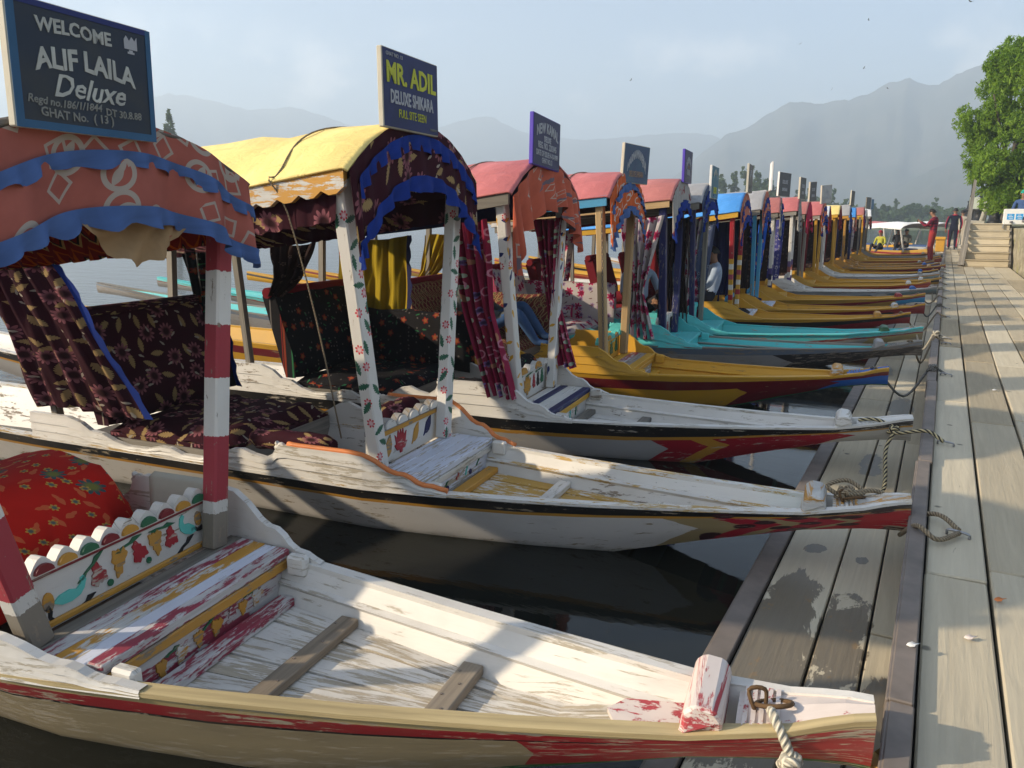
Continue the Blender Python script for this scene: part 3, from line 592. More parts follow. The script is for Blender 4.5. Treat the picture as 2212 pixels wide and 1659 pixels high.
        # carved coamings
        prof = [(-2.55, .64), (-2.2, .64), (-2.08, .60), (-2.0, .54), (-1.9, .53), (-1.8, .48), (-1.68, .45), (-1.52, .455), (-1.42, .49), (-1.33, .49), (-1.24, .45), (-1.1, .45), (-.98, .49), (-.86, .56), (-.78, .575), (-.70, .545), (-.62, .53), (-.56, .57), (-.53, .63), (-.47, .655), (-.40, .65), (-.05, .655), (.03, .645), (.10, .605), (.17, .545), (.215, .525), (.26, .522), (.30, .50), (.33, .47), (.37, .452), (.42, .45), (.46, .435), (.50, .425)]
        k = c.get('coamh', 1.0); prof = [(x, .43 + (z - .43) * k) for x, z in prof]; X = [a for a, _ in prof]
        X = sorted(set(X + [-2.4, -.3, -.2])) if s.lv > 1 else [a for a in X if a in (-2.55, -2.2, -1.9, -1.52, -1.1, -.78, -.62, -.53, -.05, .1, .215, .33, .50)]
        for sd in (-1, 1):
            mb = MB(); O, I, T_ = [], [], []
            for x in X:
                zt = .43 + (interp(prof, x) - .43) * (c.get('coamn', 1) if sd < 0 else 1); w = s.W(x); zb = s.G(x) - .01; row = []
                for f, dy in ((0, .016), (.33, .010), (.34, .018), (.62, .010), (.63, .018), (.9, .012), (1, .012)): row.append((x, sd * (w + dy), lerp(zb, zt, f)))
                O.append(row); I.append([(x, sd * (w - .02), zb), (x, sd * (w - .02), zt)]); T_.append([row[-1], (x, sd * (w - .02), zt)])
            mb.grid(O, [[(p[0], p[2]) for p in r] for r in O], smooth=False); mb.grid(I, [[(p[0], p[2]) for p in r] for r in I], smooth=False); mb.grid(T_, None, smooth=False)
            obj('coaming', mb, M[c['coam']], s.root)
            if c.get('trim'):
                mb = MB(); mb.tube([(x, sd * (s.W(x) - .004), (.43 + (interp(prof, x) - .43) * (c.get('coamn', 1) if sd < 0 else 1)) + .004) for x in [-.46 + .04 * i for i in range(25)]], .016, 6); obj('coaming_trim', mb, M[c['trim']], s.root)
            if s.lv > 1:
                mb = MB(); R = .035; mb.tube([(-.51 + (R - .0012 * i) * cos(i * .42 + 2.2), sd * (s.W(-.5) - .004), .43 + (.625 - .43) * k * (c.get('coamn', 1) if sd < 0 else 1) + (R - .0012 * i) * sin(i * .42 + 2.2)) for i in range(24)], .0125, 6); obj('scroll', mb, M[c['coam']], s.root)
                mb = MB(); mb.box((.36, sd * (s.W(.4) - .028) - .045 * (sd > 0), .37), (.45, sd * (s.W(.4) - .028) + .045 * (sd < 0), .455)); obj('knee_block', mb, M[c['coam']], s.root, bevel=.01)
        s.prof = prof
    def bench(s):
        c = s.c; zb = .455; bp = c.get('bench', [c['coam']]); nP = len(bp)
        xs = [.01 + (.345 - .01) * i / nP for i in range(nP + 1)]
        for i in range(nP):
            w = s.W((xs[i] + xs[i + 1]) / 2) - .035; mb = MB(); mb.box((xs[i] + .002, -w, zb - .03), (xs[i + 1] - .002, w, zb + (.0 if i < nP - 1 else .006))); obj('bench_plank', mb, M[bp[i]], s.root, bevel=.004)
        w = s.W(.3) - .04; mb = MB(); wb = s.wat(.3, s.zf) - .04; mb.prism([(-wb, s.zf - .01), (wb, s.zf - .01), (w, zb - .035), (-w, zb - .035)], lambda a, b, t: (t, a, b), .30, .322); r = obj('bench_riser', mb, M[c.get('riser', c['coam'])], s.root)
        if c.get('nosing'): mb = MB(); mb.box((.325, -w - .01, zb - .075), (.343, w + .01, zb - .034)); obj('bench_nosing', mb, M[c['nosing']], s.root, bevel=.005)
        for (k, y, z, sz, m, rot) in c.get('rmotif', []): s.motif(r, .3222, y, s.zf + .05 + (z - .24) * .6, (sz[0] * .85, sz[1] * .75), k, m, rot)
        # front panel
        hw = .385; zt = c.get('panz', .645); mb = MB(); mb.box((-.045, -hw, zb - .01), (-.02, hw, zt)); p = obj('front_panel', mb, M[c.get('panel', c['coam'])], s.root)
        for z, h, m in c.get('ptrim', []): mb = MB(); mb.box((-.02, -hw, z), (-.004, hw, z + h)); obj('panel_trim', mb, M[m], s.root, bevel=.004)
        cr_ = c.get('crest', [c.get('panel', c['coam'])]); nS = c.get('ncrest', 7)
        pts = [(-hw, zt)]
        for i in range(nS * 6 + 1): y = lerp(-hw, hw, i / (nS * 6)); pts.append((y, zt + .022 + .042 * abs(sin(pi * nS * (y + hw) / (2 * hw)))))
        pts.append((hw, zt)); mb = MB(); mb.prism(pts, lambda a, b, t: (t, a, b), -.05, -.005); obj('crest', mb, M[cr_[0]], s.root)
        if len(cr_) > 1:
            for i in range(nS):
                y = lerp(-hw, hw, (i + .5) / nS); r_ = hw / nS * .8; q = [(y + r_ * cos(a), zt + .012 + r_ * .85 * sin(a)) for a in [pi * j / 8 for j in range(9)]]
                mb = MB(); mb.prism(q, lambda a, b, t: (t, a, b), -.006, .008); obj('crest_scallop', mb, M[cr_[1 + i % (len(cr_) - 1)]], s.root)
        for (k, y, z, sz, m, rot) in c.get('motif', []): s.motif(p, -.0198, y, z, sz, k, m, rot)
    def motif(s, parent, x, y, z, sz, k, m, rot=0):
        sx, sy = sz if isinstance(sz, tuple) else (sz, sz); ca, sa = cos(rot), sin(rot)
        q = [(a * sx * ca - b * sy * sa + y, a * sx * sa + b * sy * ca + z) for a, b in leafshape(k)]
        mb = MB(); mb.prism(q, lambda a, b, t: (t, a, b), x, x + .006); obj(['painted_leaf', 'painted_bird', 'painted_lotus', 'painted_leaf', 'painted_sprig', 'painted_disc'][k], mb, M[m], parent)
    def arch(s, t, hw, ze, rise): return (-hw * cos(pi * t), ze + rise * (1 - abs(cos(pi * t)) ** 2.15))
    def es(s, x): return -s.c.get('es', .15) * max(0, .1 - x) * (1 - .09 * max(0, .1 - x))      # the eaves sink towards the stern
    def rs(s, x): return s.rise - s.es(x) * .58
    def cabin(s):
        c = s.c; ze, rise, hw = c.get('ze', 1.92) + .03, c.get('rise', .34) - .05, c.get('rhw', .66); th = c.get('pt', .60); s.ze, s.rise, s.rhw = ze, rise, hw
        pb = c.get('pb', .37); pw = c.get('pw', .072)
        for sd in (-1, 1):
            a, b = (.035, sd * (c.get('pbn', pb) if sd < 0 else pb), .452), (.02, sd * (c.get('ptn', th) if sd < 0 else th), ze + .02); mb = MB(); mb.bar(a, b, pw, pw * .85, (1, 0, 0)); obj('post', mb, M[c['post'][(sd + 1) // 2] if isinstance(c['post'], list) else c['post']], s.root, bevel=.008)
            for x in ((-2.35,) if s.lv < 2 else (-1.2, -2.35)):
                if x == -1.2 and not c.get('mid'): continue
                mb = MB(); mb.bar((x, sd * .48, .44), (x, sd * .58, ze - .03 + s.es(x)), .05, .05, (1, 0, 0)); obj('post', mb, M[c.get('postr', 'grey_wood')], s.root)
            mb = MB()
            if c.get('scallop'):
                q = [(x, .05 + s.es(x)) for x in [lerp(.1, -2.55, i / 20) for i in range(21)]]
                for i in range(61): x = lerp(-2.55, .1, i / 60); q.append((x, s.es(x) - .05 - .03 * abs(sin(pi * i / 3))))
                mb.prism(q, lambda a, b, t: (a, t, ze + b), sd * (hw - .03), sd * (hw + .0))
            else: mb.prism([(x, .045 + s.es(x)) for x in [lerp(.1, -2.55, i / 12) for i in range(13)]] + [(x, -.045 + s.es(x)) for x in [lerp(-2.55, .1, i / 12) for i in range(13)]], lambda a, b, t: (a, t, ze + b), sd * (hw - .03), sd * hw)
            obj('eave_board', mb, M[c.get('eave', 'grey_wood')], s.root)
            if c.get('sideval'):
                mb = MB(); G_ = []
                for r in range(4):
                    row = []
                    for i in range(80): x = lerp(.02, -2.5, i / 79); q = s.es(x); row.append((x, sd * (hw - .05 + .018 * sin(i * 1.9 + r * .3) * r / 3), ze - .04 + q - r * .05 - .012 * abs(sin(i * .95)) * (r == 3)))
                    G_.append(row)
                mb.grid(G_); obj('side_valance', mb, M[c['sideval']], s.root)
        # roof
        mb = MB(); nt = 20; xs = [.13, .10] + [-.1 - .25 * i for i in range(11)]; G_ = []
        for i, x in enumerate(xs):
            dz = s.es(x) - (.015 if i == 0 else 0); row = []
            for j in range(nt + 1):
                y, z = s.arch(j / nt, hw + .012, ze + .035 + dz, s.rs(x)); sag = (.022 * abs(sin(x * 5.2)) - .02) * (1 - .6 * (y / hw) ** 2) + .016 * mnoise.noise((x * 2.5, y * 6, c['o'][1])) + .008 * mnoise.noise((x * 7, y * 9, c['o'][1])); row.append((x, y, z + (sag if 0 < j < nt else 0)))
            G_.append(row)
        mb.grid(G_); obj('roof_cover', mb, M[c['roof']], s.root, solid=.012)
        if s.lv > 0:
            mb = MB(); mb.grid([[(x, *s.arch(j / 12, hw - .06, ze - .05 + s.es(x), s.rs(x) - .06)) for j in range(13)] for x in (.0, -.5, -1.2, -1.9, -2.5)]); obj('ceiling_cloth', mb, M[c.get('ceil', 'redcloth')], s.root)
            mb = MB(); q = [s.arch(j / 16, hw - .0, ze + .02, rise) for j in range(17)]; q2 = [s.arch(j / 16, hw - .07, ze - .02, rise - .05) for j in range(16, -1, -1)]; mb.prism(q + q2, lambda a, b, t: (t, a, b), .03, .07); obj('arch_board', mb, M['dark_wood'], s.root)
        if c.get('rope'):
            x = -.32; P = [(x + .03 * sin(j), *s.arch(j / 14, hw + .022, ze + .046 + s.es(x), s.rs(x))) for j in range(15)]; P = [(x, -hw - .02, ze - .05), ] + P; P = [(-.12, -.50, .66), (-.18, -.58, 1.3), (-.26, -.66, 1.85)] + P[1:] if c['rope'] == 2 else P[1:]
            mb = MB(); mb.tube(smoothpath(P, 3), .0045, 6); obj('roof_rope', mb, M['rope'], s.root)
        # front valance and frills
        v = c.get('val')
        if v:
            nt = 90 if s.lv > 1 else 30; dr = c.get('drop', .30); up = c.get('vup', 0); amp = c.get('pleat', .012); fr = c.get('pf', 26); rag = c.get('rag', 0); seed = c['o'][1]
            def vp(t, f):
                y, z = s.arch(t, hw + .0, ze + .035 + up, rise); e = abs(2 * t - 1); d = dr * (1 + c.get('vend', .15) * e ** 2) + rag * mnoise.noise((t * 6, seed, 0)); y *= 1 - .04 * f
                return (.135 + .02 * f + amp * sin(fr * pi * t + .6 * sin(9 * t)) * (.25 + f), y, z - .012 - d * f)
            mb = MB(); mb.grid([[vp(j / nt, r / 5) for j in range(nt + 1)] for r in range(6)]); obj('valance', mb, M[v], s.root)
            if c.get('ruf'):
                for f0, hgt, a0, a1 in c.get('rufs', [(.36, .085, .10, .90), (.98, .09, .0, 1.0)]):
                    mb = MB(); G_ = []
                    for r in range(4):
                        row = []
                        for j in range(nt + 1):
                            t = lerp(a0, a1, j / nt); x, y, z = vp(t, f0); nz = mnoise.noise((t * 19, seed + f0 * 7, 0)); row.append((x + .012 + .018 * (sin(j * (.95 if s.lv > 1 else 2.2) + 2.2 * mnoise.noise((t * 11, seed, f0))) + nz) * (r / 3), y, z + .02 - hgt * (1 + .35 * nz) * r / 3 - .008 * sin(j * .8) * (r / 3)))
                        G_.append(row)
                    mb.grid(G_); obj('ruffle', mb, M[c['ruf']], s.root)
        if c.get('swag'):
            mb = MB(); mb.grid([[(.10 + .02 * sin(j * .9 + r) + .02 * r / 6, lerp(-.18, .30, j / 24), ze - .03 - .16 * sin(pi * j / 24) * (.35 + .65 * r / 6) - .012 * r - .01 * sin(j * 1.3 + 2 * r)) for j in range(25)] for r in range(7)]); obj('folded_cloth', mb, M['fringe'], s.root)
        for q in c.get('curt', []): s.curtain(**q)
        # upholstery
        if s.lv > 0:
            mb = MB(); mb.box((-1.95, -.49, .36), (-.95, .49, .47)); mb.box((-.97, -.49, .30), (-.93, .49, .475)); obj('seat_base', mb, M['grey_wood'], s.root)
            mb = MB(); G_ = []
            for i in range(13):
                x = lerp(-1.9, -.93, i / 12); G_.append([(x, lerp(-.48, .48, j / 10), .57 + .012 * sin(i * 1.7 + j) - (.07 if i in (0, 12) or j in (0, 10) else 0)) for j in range(11)])
            mb.grid(G_); mb.box((-1.9, -.48, .472), (-.93, .48, .50)); obj('mattress', mb, M[c['seat']], s.root)
            mb = MB(); bh = c.get('bh', 1.2)
            Q = [(-1.98, .54), (-1.88, .54), (-1.90, .75), (-1.97, .95), (-2.04, bh), (-2.10, bh + .035), (-2.17, bh), (-1.98, .54)]
            mb.grid([[(a, lerp(-.5, .5, j / 8), b + .008 * sin(j * 2.1 + a * 9)) for j in range(9)] for a, b in Q])
            for e in (-.5, .5): mb.add([(a, e, b) for a, b in Q[:-1]])
            q = obj('backrest', mb, M[c['back']], s.root)
            mb = MB(); mb.tube([(-2.11, -.52, bh + .03), (-2.11, .52, bh + .03)], .045, 10); obj('back_rail', mb, M[c.get('brail', 'redcloth')], s.root)
            if c.get('sideback'):
                mb = MB(); mb.grid([[(lerp(-.75, -2.0, j / 8), .46 + dy, z + .012 * sin(j * 1.9)) for j in range(9)] for dy, z in ((-.02, .5), (-.03, .75), (.0, .98), (.04, 1.02), (.08, .98), (.08, .5))]); obj('side_cushion', mb, M[c['sideback']], s.root)
            for sd in (-1, 1):
                if c.get('arm', 1): mb = MB(); mb.tube([(-1.82, sd * .42, .65), (-1.6, sd * .42, .65), (-1.3, sd * .42, .64)], [.085, .09, .085], 12); obj('bolster', mb, M[c.get('bol', c['seat'])], s.root)
    def curtain(s, m, sd, top, tie=None, bot=None, yt=None, edge=None, n=48, front=False, amp=.02):
        """a cloth hung between roof and seat: top = (x0, x1, z), tie = (x0, x1, z), bot = (x0, x1, z)"""
        rows = [top] + ([tie] if tie else []) + [bot]; G_ = []; zt, zb = top[2], bot[2]; nr = 18
        for r in range(nr + 1):
            z = lerp(zt, zb, r / nr); q = [(-a[2], a[0], a[1]) for a in rows]; x0 = interp([(a, b) for a, b, _ in q], -z); x1 = interp([(a, c) for a, _, c in q], -z); row = []
            for j in range(n + 1):
                t = j / n; x = lerp(x0, x1, t); wdt = max(.05, abs(x1 - x0)); y = (s.rhw - .07 if yt is None else yt) - (.07 * (1.0 - (z - .5) / 1.4)); a = amp * min(1.6, .35 / wdt + .5)
                off = a * sin(t * 9 * pi + .5 * sin(r * .5)) + .3 * a * sin(t * 23 * pi + r * .2)
                row.append((x, sd * (y + off), z + .01 * sin(t * 7 + r * .3) + s.es(x) * .85 * (1 - r / nr)))
            G_.append(row)
        mb = MB(); U = []
        W0 = abs(top[1] - top[0]) * 1.25
        for r in range(nr + 1): U.append([(W0 * j / n, lerp(zt, zb, r / nr)) for j in range(n + 1)])
        mb.grid(G_, U); o = obj('curtain', mb, M[m], s.root)
        if edge:
            mb = MB(); E = [row[-1] for row in G_]; mb.grid([[tuple(p) for p in E], [(p[0] + .05 + .012 * sin(i * 2.2), p[1] - sd * .01, p[2]) for i, p in enumerate(E)]]); obj('curtain_edge', mb, M[edge], o)
        return o
    def sign(s):
        g = s.c.get('sign')
        if not g: return
        w, h = g['w'], g['h']; y, z = g.get('y', 0), g.get('z', s.ze + s.rise + .06); x = g.get('x', .16); mb = MB(); t = g.get('t', .03)
        mb.box((0, -w / 2, 0), (t, w / 2, h)); b = obj('sign_board', mb, g['edge'] if g.get('edge') else M['sign_edge'], s.root, bevel=.004)
        b.location = (x - t, y, z); b.rotation_euler = (radians(g.get('roll', 0)), radians(g.get('lean', 0)), radians(g.get('turn', 0)))
        mb = MB(); mb.box((t + .0004, -w / 2 + .006, .006), (t + .003, w / 2 - .006, h - .006)); obj('sign_face', mb, g['face'], b)
        for l in g.get('lines', []):
            me = textmesh(l['t'], l['s'], l['m'], 'lettering', l.get('sx', 1), l.get('shear', 0), l.get('arc', 0), l.get('bold', .02), l.get('sp', 1), g.get('wob', 0)); o = link('lettering', me, b, (t + .0045, l.get('y', 0), l['z']))
            o.rotation_euler = (0, 0, pi / 2)
        for e in g.get('extra', []):
            mb = MB(); mb.prism(e['poly'], lambda a, c_, q: (q, a, c_), t + .0035, t + .0048); obj('sign_emblem', mb, e['m'], b)
        return b
def rope_mat(name, a, b=None, k=60):
    n = NT(name); x, y, _ = n.sep(n.uv()); w = n.math('SINE', n.math('ADD', n.math('MULTIPLY', x, k * 6.28), n.math('MULTIPLY', y, 6.28 * 3)))
    c = n.mix(n.step(w, -.6, .5), tuple(q * .55 for q in a) if b is None else b, a); n.bump(w, .8, .004); return n.done(c, .85, .2)
M['rope'] = rope_mat('tan rope', (.38, .30, .2)); M['rope_white'] = rope_mat('white rope', (.66, .60, .48)); M['rope_spot'] = rope_mat('cream and black rope', (.62, .52, .30), (.03, .03, .03), 22); M['rope_grey'] = rope_mat('grey rope', (.25, .24, .22))
def signface(name, c, c2=None, border=None):
    n = NT(name); uv = n.uv(); v = n.noise(n.map(uv, (6, 6, 1)), 1, 4)
    col = n.mix(n.step(v, .35, .7), c, c2 or tuple(q * .7 + .004 for q in c)); return n.done(col, .5, .3)
M['sign_edge'] = plain('pale sign edge', (.55, .50, .40), .6); M['s_edge_w'] = plain('white sign edge', (.75, .72, .68), .5); M['s_edge_p'] = plain('violet sign edge', (.10, .06, .42), .35)
sf = dict(b1=signface('faded dark sign', (.022, .032, .052), (.038, .042, .048)), b2=signface('blue vinyl sign', (.020, .026, .11), (.015, .02, .075)), b3=signface('violet grey sign', (.045, .042, .105)), b4=signface('blue board sign', (.045, .07, .15), (.05, .11, .17)), teal=signface('teal board sign', (.03, .15, .22)), grey=signface('grey board sign', (.09, .09, .10)), blue=signface('sky blue board sign', (.04, .16, .34)), white=signface('pale board sign', (.4, .4, .4)))
tw = plain('off white lettering', (.44, .44, .40), .7, var=.5); twg = plain('grey lettering', (.40, .40, .42), .6); ty = plain('yellow lettering', (.50, .50, .04), .6); tblue = plain('blue border paint', (.03, .10, .2), .6); tor = plain('faded orange lettering', (.3, .2, .14), .6); tdim = plain('worn lettering', (.22, .22, .2), .7)

# ------------------------------------------------------------------ the boats, from the camera outwards
def L_(t, s, z, m=tw, **k): return dict(t=t, s=s, z=z, m=m, **k)
rect = lambda x0, z0, x1, z1: [(x0, z0), (x1, z0), (x1, z1), (x0, z1)]
C = []
# 1: bare hull, red and white banded posts
w, h = .49, .345
fr = [dict(poly=rect(-w / 2, 0, w / 2, .022), m=tblue), dict(poly=rect(-w / 2, .022, -w / 2 + .025, h - .004), m=tblue), dict(poly=rect(w / 2 - .02, .022, w / 2, h - .004), m=tblue), dict(poly=rect(-w / 2 + .025, h - .02, w / 2 - .02, h - .004), m=plain('ultramarine sign border', (.02, .03, .14), .6)),
      dict(poly=[(.140, .272), (.190, .272), (.190, .312), (.181, .299), (.170, .310), (.160, .297), (.149, .311), (.140, .299)], m=twg), dict(poly=rect(.152, .259, .178, .265), m=twg), dict(poly=rect(.158, .265, .172, .270), m=twg)]
C.append(dict(o=(-2.48, 1.62), dz=.05, coamn=.5, swag=1, yaw=8, L=2.47, hull='h1', inner='white_worn', floor='white_floor', gun='gold_wood', gunf='white_worn', coam='white_worn', block='pinkwhite', deck='pinkwhite', plate='pinkwhite', bat=[.70, 1.26], batm='wood', foot='red_white', nails=1, ring=1,
    bench=['grey_wood', 'red_white', 'ochre_white', 'bluewhite', 'red_white'], nosing='ochre', riser='red_white', panel='white', ptrim=[(.455, .022, 'ochre'), (.636, .014, 'dred')], crest=['white', 'dred', 'ochre', 'green'], ncrest=9,
    motif=[(1, -.25, .53, (.13, .10), 'teal', 0), (0, -.135, .55, (.085, .095), 'red', .2), (0, -.045, .565, (.085, .115), 'ochre', 3.0), (0, .045, .56, (.085, .095), 'red', .4), (0, .125, .57, (.08, .11), 'ochre', 3.3), (0, .20, .555, (.08, .09), 'red', .1), (1, .285, .56, (-.11, .10), 'teal', -.5), (4, -.20, .475, (.1, .06), 'black', .2), (4, .27, .50, (.1, .06), 'black', .3), (5, -.33, .54, (.04, .07), 'ochre', 0), (5, .345, .58, (.035, .06), 'ochre', 0), (4, -.33, .50, (.06, .08), 'black', 1.2), (4, .335, .54, (.06, .09), 'black', -.9),
        (4, -.16, .595, (.14, .05), 'green', .5), (4, .0, .61, (.13, .05), 'green', .1), (4, .16, .612, (.13, .05), 'green', -.2), (5, -.09, .50, (.024, .026), 'green', 0), (5, .085, .51, (.022, .026), 'green', 0)],
    rmotif=[(0, -.22, .24, (.07, .10), 'ochre', 3.2), (0, -.13, .25, (.09, .09), 'ochre_white', 2.8), (0, -.05, .27, (.07, .09), 'ochre', 3.2), (0, .04, .27, (.09, .09), 'ochre', 2.9), (0, .12, .29, (.06, .07), 'red_white', .2), (0, .18, .28, (.07, .08), 'ochre', 3.1), (0, .26, .29, (.10, .10), 'ochre_white', 2.8), (4, -.17, .30, (.08, .05), 'green', 0), (4, .0, .32, (.08, .05), 'green', .2), (4, .22, .34, (.1, .05), 'green', -.2)],
    post='bands', pb=.37, pt=.58, pbn=.42, ptn=.74, pw=.082, ze=1.85, rise=.23, es=.12, rhw=.61, roof='t_dark', eave='grey_wood', ceil='darkcloth', val='salmon', ruf='bluecloth2', drop=.30, vend=-.05, pleat=.026, pf=9, rufs=[(.40, .05, .04, .95), (.97, .06, .0, 1.0)], sideval='zig', seat='redfloral', back='redfloral', arm=0,
    sign=dict(w=w, h=h, y=-.125, z=2.02, x=.17, face=sf['b1'], lean=2, wob=.09, lines=[L_('WELCOME', .052, .283, y=-.035, arc=.0, bold=.03), L_('ALIF LAILA', .078, .18, arc=.06, bold=.03, sx=.92), L_('Deluxe', .085, .125, shear=.35, y=.0, bold=.012), L_('Regd no.186/1/1844', .030, .078, tdim, y=-.085, shear=.2), L_('DT 30.8.88', .030, .072, tdim, y=.12), L_('GHAT No.  ( 13 )', .034, .046, tdim, y=-.045)], extra=fr),
    curt=[dict(m='darkcloth', sd=-1, top=(-2.5, -.75, 1.8), bot=(-2.45, -.8, .5))], label='white shikara with bare timber hull, red and white banded posts and salmon canopy frill'))  # unseen near-side dark curtain, added to block sun from the cabins
# 2: white, red flowers on the posts, yellow roof
C.append(dict(o=(-2.68, 3.57), yaw=6, coamn=.72, L=2.68, hull='h2', inner='white', floor='white_on_yellow', gun='white_on_yellow2', coam='white_worn', trim='orange', block='ochre_white', deck='ochre_white', plate='cyan', bat=[.88, 1.5], batm='white_worn', foot='ochre', ring=1,
    bench=['bluewhite', 'bluewhite', 'bluewhite', 'bluewhite'], nosing='white_worn', riser='bluewhite', panel='white', ptrim=[(.615, .03, 'ochre')], crest=['grey', 'white', 'white'], ncrest=6,
    motif=[(3, -.20, .535, (.10, .12), 'ochre', .3), (2, -.06, .545, (.14, .15), 'red', 0), (3, .11, .545, (.09, .12), 'ochre', 0), (3, .26, .555, (.10, .11), 'navy', 0), (3, -.33, .53, (.09, .11), 'navy', .1)],
    rmotif=[(4, -.15, .28, (.09, .05), 'green', .4), (5, -.13, .24, (.04, .05), 'navy', 0), (4, .0, .30, (.06, .08), 'red', .2), (4, .12, .31, (.09, .06), 'teal', .8), (5, .17, .26, (.035, .045), 'navy', 0), (4, .28, .32, (.09, .05), 'green', .5)],
    post='post_flower', pb=.37, pt=.61, pw=.088, ze=1.99, rise=.33, rhw=.69, roof='t_yellow', eave='ochre_white', scallop=1, sideval='maroon', ceil='maroon', rope=2, val='maroon', ruf='bluecloth', drop=.30, vend=.35, pleat=.008, pf=22, rufs=[(.27, .085, .12, .88), (.97, .09, .0, 1.0)], seat='maroon', back='maroon', brail='maroon', arm=0,
    sign=dict(w=.56, h=.375, y=-.15, z=2.265, x=.17, face=sf['b2'], lines=[L_('GHAT NO. 13', .026, .345, twg, y=-.17, bold=0), L_('MR. ADIL', .135, .258, ty, bold=.03, sx=.92), L_('DELUXE SHIKARA', .088, .148, twg, bold=.03, sx=.62), L_('FULL SITE SEEN', .058, .075, ty, bold=.0, sx=.72), L_('CONTACT', .016, .028, tdim, y=.22)]),
    curt=[dict(m='maroon', sd=-1, top=(-2.75, -2.1, 1.8), tie=(-2.6, -1.85, 1.3), bot=(-2.45, -1.5, .64), edge='bluecloth', amp=.03), dict(m='blackfloral', sd=1, top=(-2.3, -1.85, 1.8), tie=(-2.15, -1.9, 1.15), bot=(-2.1, -1.8, .6), edge='bluecloth')],
    label='white shikara with red flowered posts, yellow roof and maroon frill'))
# 3: white with leafy posts, red roof, black-lined hull
C.append(dict(o=(-2.73, 5.25), yaw=6, L=2.68, hull='h3', inner='white', floor='white', gun='white_worn', coam='white', block='white_worn', deck='white_worn', plate='grey', bat=[.85, 1.35], batm='grey_wood', foot='grey_wood', bench=['white', 'navy', 'white', 'white', 'navy'], nosing='yellow', riser='white', panel='white', crest=['white', 'white', 'ochre'], ncrest=5,
    motif=[(0, -.27, .53, (.07, .12), 'black', 0), (0, -.18, .535, (.08, .12), 'red', .1), (2, -.04, .55, (.15, .16), 'ochre', 0), (0, .10, .55, (.07, .12), 'red', 0), (0, .19, .55, (.07, .12), 'black', 0), (0, .28, .56, (.08, .12), 'green', 0), (4, -.2, .628, (.15, .05), 'green', 0), (4, .0, .63, (.15, .05), 'green', 0), (4, .2, .63, (.15, .05), 'green', 0)],
    rmotif=[(4, -.15, .25, (.09, .07), 'green', .4), (4, .0, .28, (.08, .09), 'teal', 1.0), (4, .14, .28, (.08, .1), 'green', .8), (0, .06, .26, (.06, .08), 'pinkwhite', 0), (0, .2, .29, (.06, .08), 'pinkwhite', 0)],
    post='post_vine', pb=.36, pt=.62, pw=.085, ze=1.93, rise=.31, rhw=.69, roof='t_red', eave='grey_wood', rope=1, ceil='indigo', val='patch', drop=.30, vend=.5, pleat=.035, pf=17, rag=.16, vup=-.03, seat='blackfloral', back='blackfloral', brail='redcloth', arm=0, sideback='blackfloral',
    sign=dict(w=.54, h=.345, y=-.16, z=2.175, x=.17, roll=-3, face=sf['b3'], edge=M['s_edge_p'], lines=[L_('NEW KAMAL', .095, .225, twg, arc=.07, bold=.03, sx=.78), L_('DELUXE', .055, .19, twg, sx=.7, bold=.03), L_('REG. NO. 2203/45', .060, .142, twg, sx=.8, bold=.02), L_('DATE OF ISSUE:14-10-1999', .052, .088, twg, sx=.72, bold=.02), L_('GHAT NO.13', .050, .042, twg, sx=.72, bold=.02)]),
    curt=[dict(m='magenta', sd=-1, top=(-.42, -.10, 1.84), tie=(-.30, -.06, 1.2), bot=(-.12, .10, .56), yt=.60, n=60, amp=.03), dict(m='magenta', sd=1, top=(-.2, .05, 1.84), tie=(-.06, .03, 1.2), bot=(.0, .22, .62), yt=.52, n=40, amp=.03), dict(m='darkcloth', sd=-1, top=(-1.95, -1.52, 1.82), tie=(-1.95, -1.68, 1.45), bot=(-2.02, -1.9, 1.22)), dict(m='yellowcloth', sd=1, top=(-2.2, -1.45, 1.84), bot=(-2.2, -1.45, .8), edge='indigo', amp=.025)],
    label='white shikara with leaf painted posts, red roof and gathered orange frill'))
# 4: yellow with plain timber posts
C.append(dict(o=(-2.8, 7.1), yaw=6, L=2.5, hull='h4', inner='yellow', floor='ochre', gun='yellow', coam='yellow', block='ochre_white', deck='blue', bench=['yellow', 'red_white', 'grey', 'yellow'], nosing='yellow', riser='bluewhite', panel='yellow', crest=['teal', 'ochre', 'teal'], ncrest=6, batm='yellow',
    motif=[(5, -.27, .54, (.10, .13), 'blue', 0), (0, -.1, .54, (.13, .14), 'blue', 0), (0, .08, .545, (.13, .14), 'green', 0), (0, .26, .55, (.13, .14), 'green', 0), (4, -.15, .61, (.2, .05), 'teal', 0), (4, .12, .61, (.2, .05), 'teal', 0)],
    post='pale_wood', pb=.36, pt=.57, pw=.085, ze=1.95, rise=.30, rhw=.64, roof='t_red', eave='lblue', rope=1, ceil='darkcloth', val='orangewhite', ruf='bluecloth2', drop=.34, vend=.25, rufs=[(.35, .06, .12, .88), (.97, .07, 0, 1)], seat='brocade', back='brocade', arm=1, bh=1.14, sideback='brocade', es=.1,
    sign=dict(w=.62, h=.355, y=.09, z=2.15, x=.17, lean=3, turn=-8, face=sf['b4'], lines=[L_('HARNAWANEJUR', .105, .13, twg, arc=.16, bold=.03, sx=.55), L_('DELUXE SHIKARA', .075, .085, tor, sx=.6, bold=.02)]),
    curt=[dict(m='yellowcloth', sd=1, top=(-2.4, -1.9, 1.8), tie=(-2.45, -2.2, 1.3), bot=(-2.6, -2.5, 1.0)), dict(m='rose', sd=1, top=(-1.9, -1.6, 1.8), tie=(-1.85, -1.65, 1.2), bot=(-1.9, -1.6, .7))],
    label='yellow shikara with blue tipped bow and plain timber posts'))
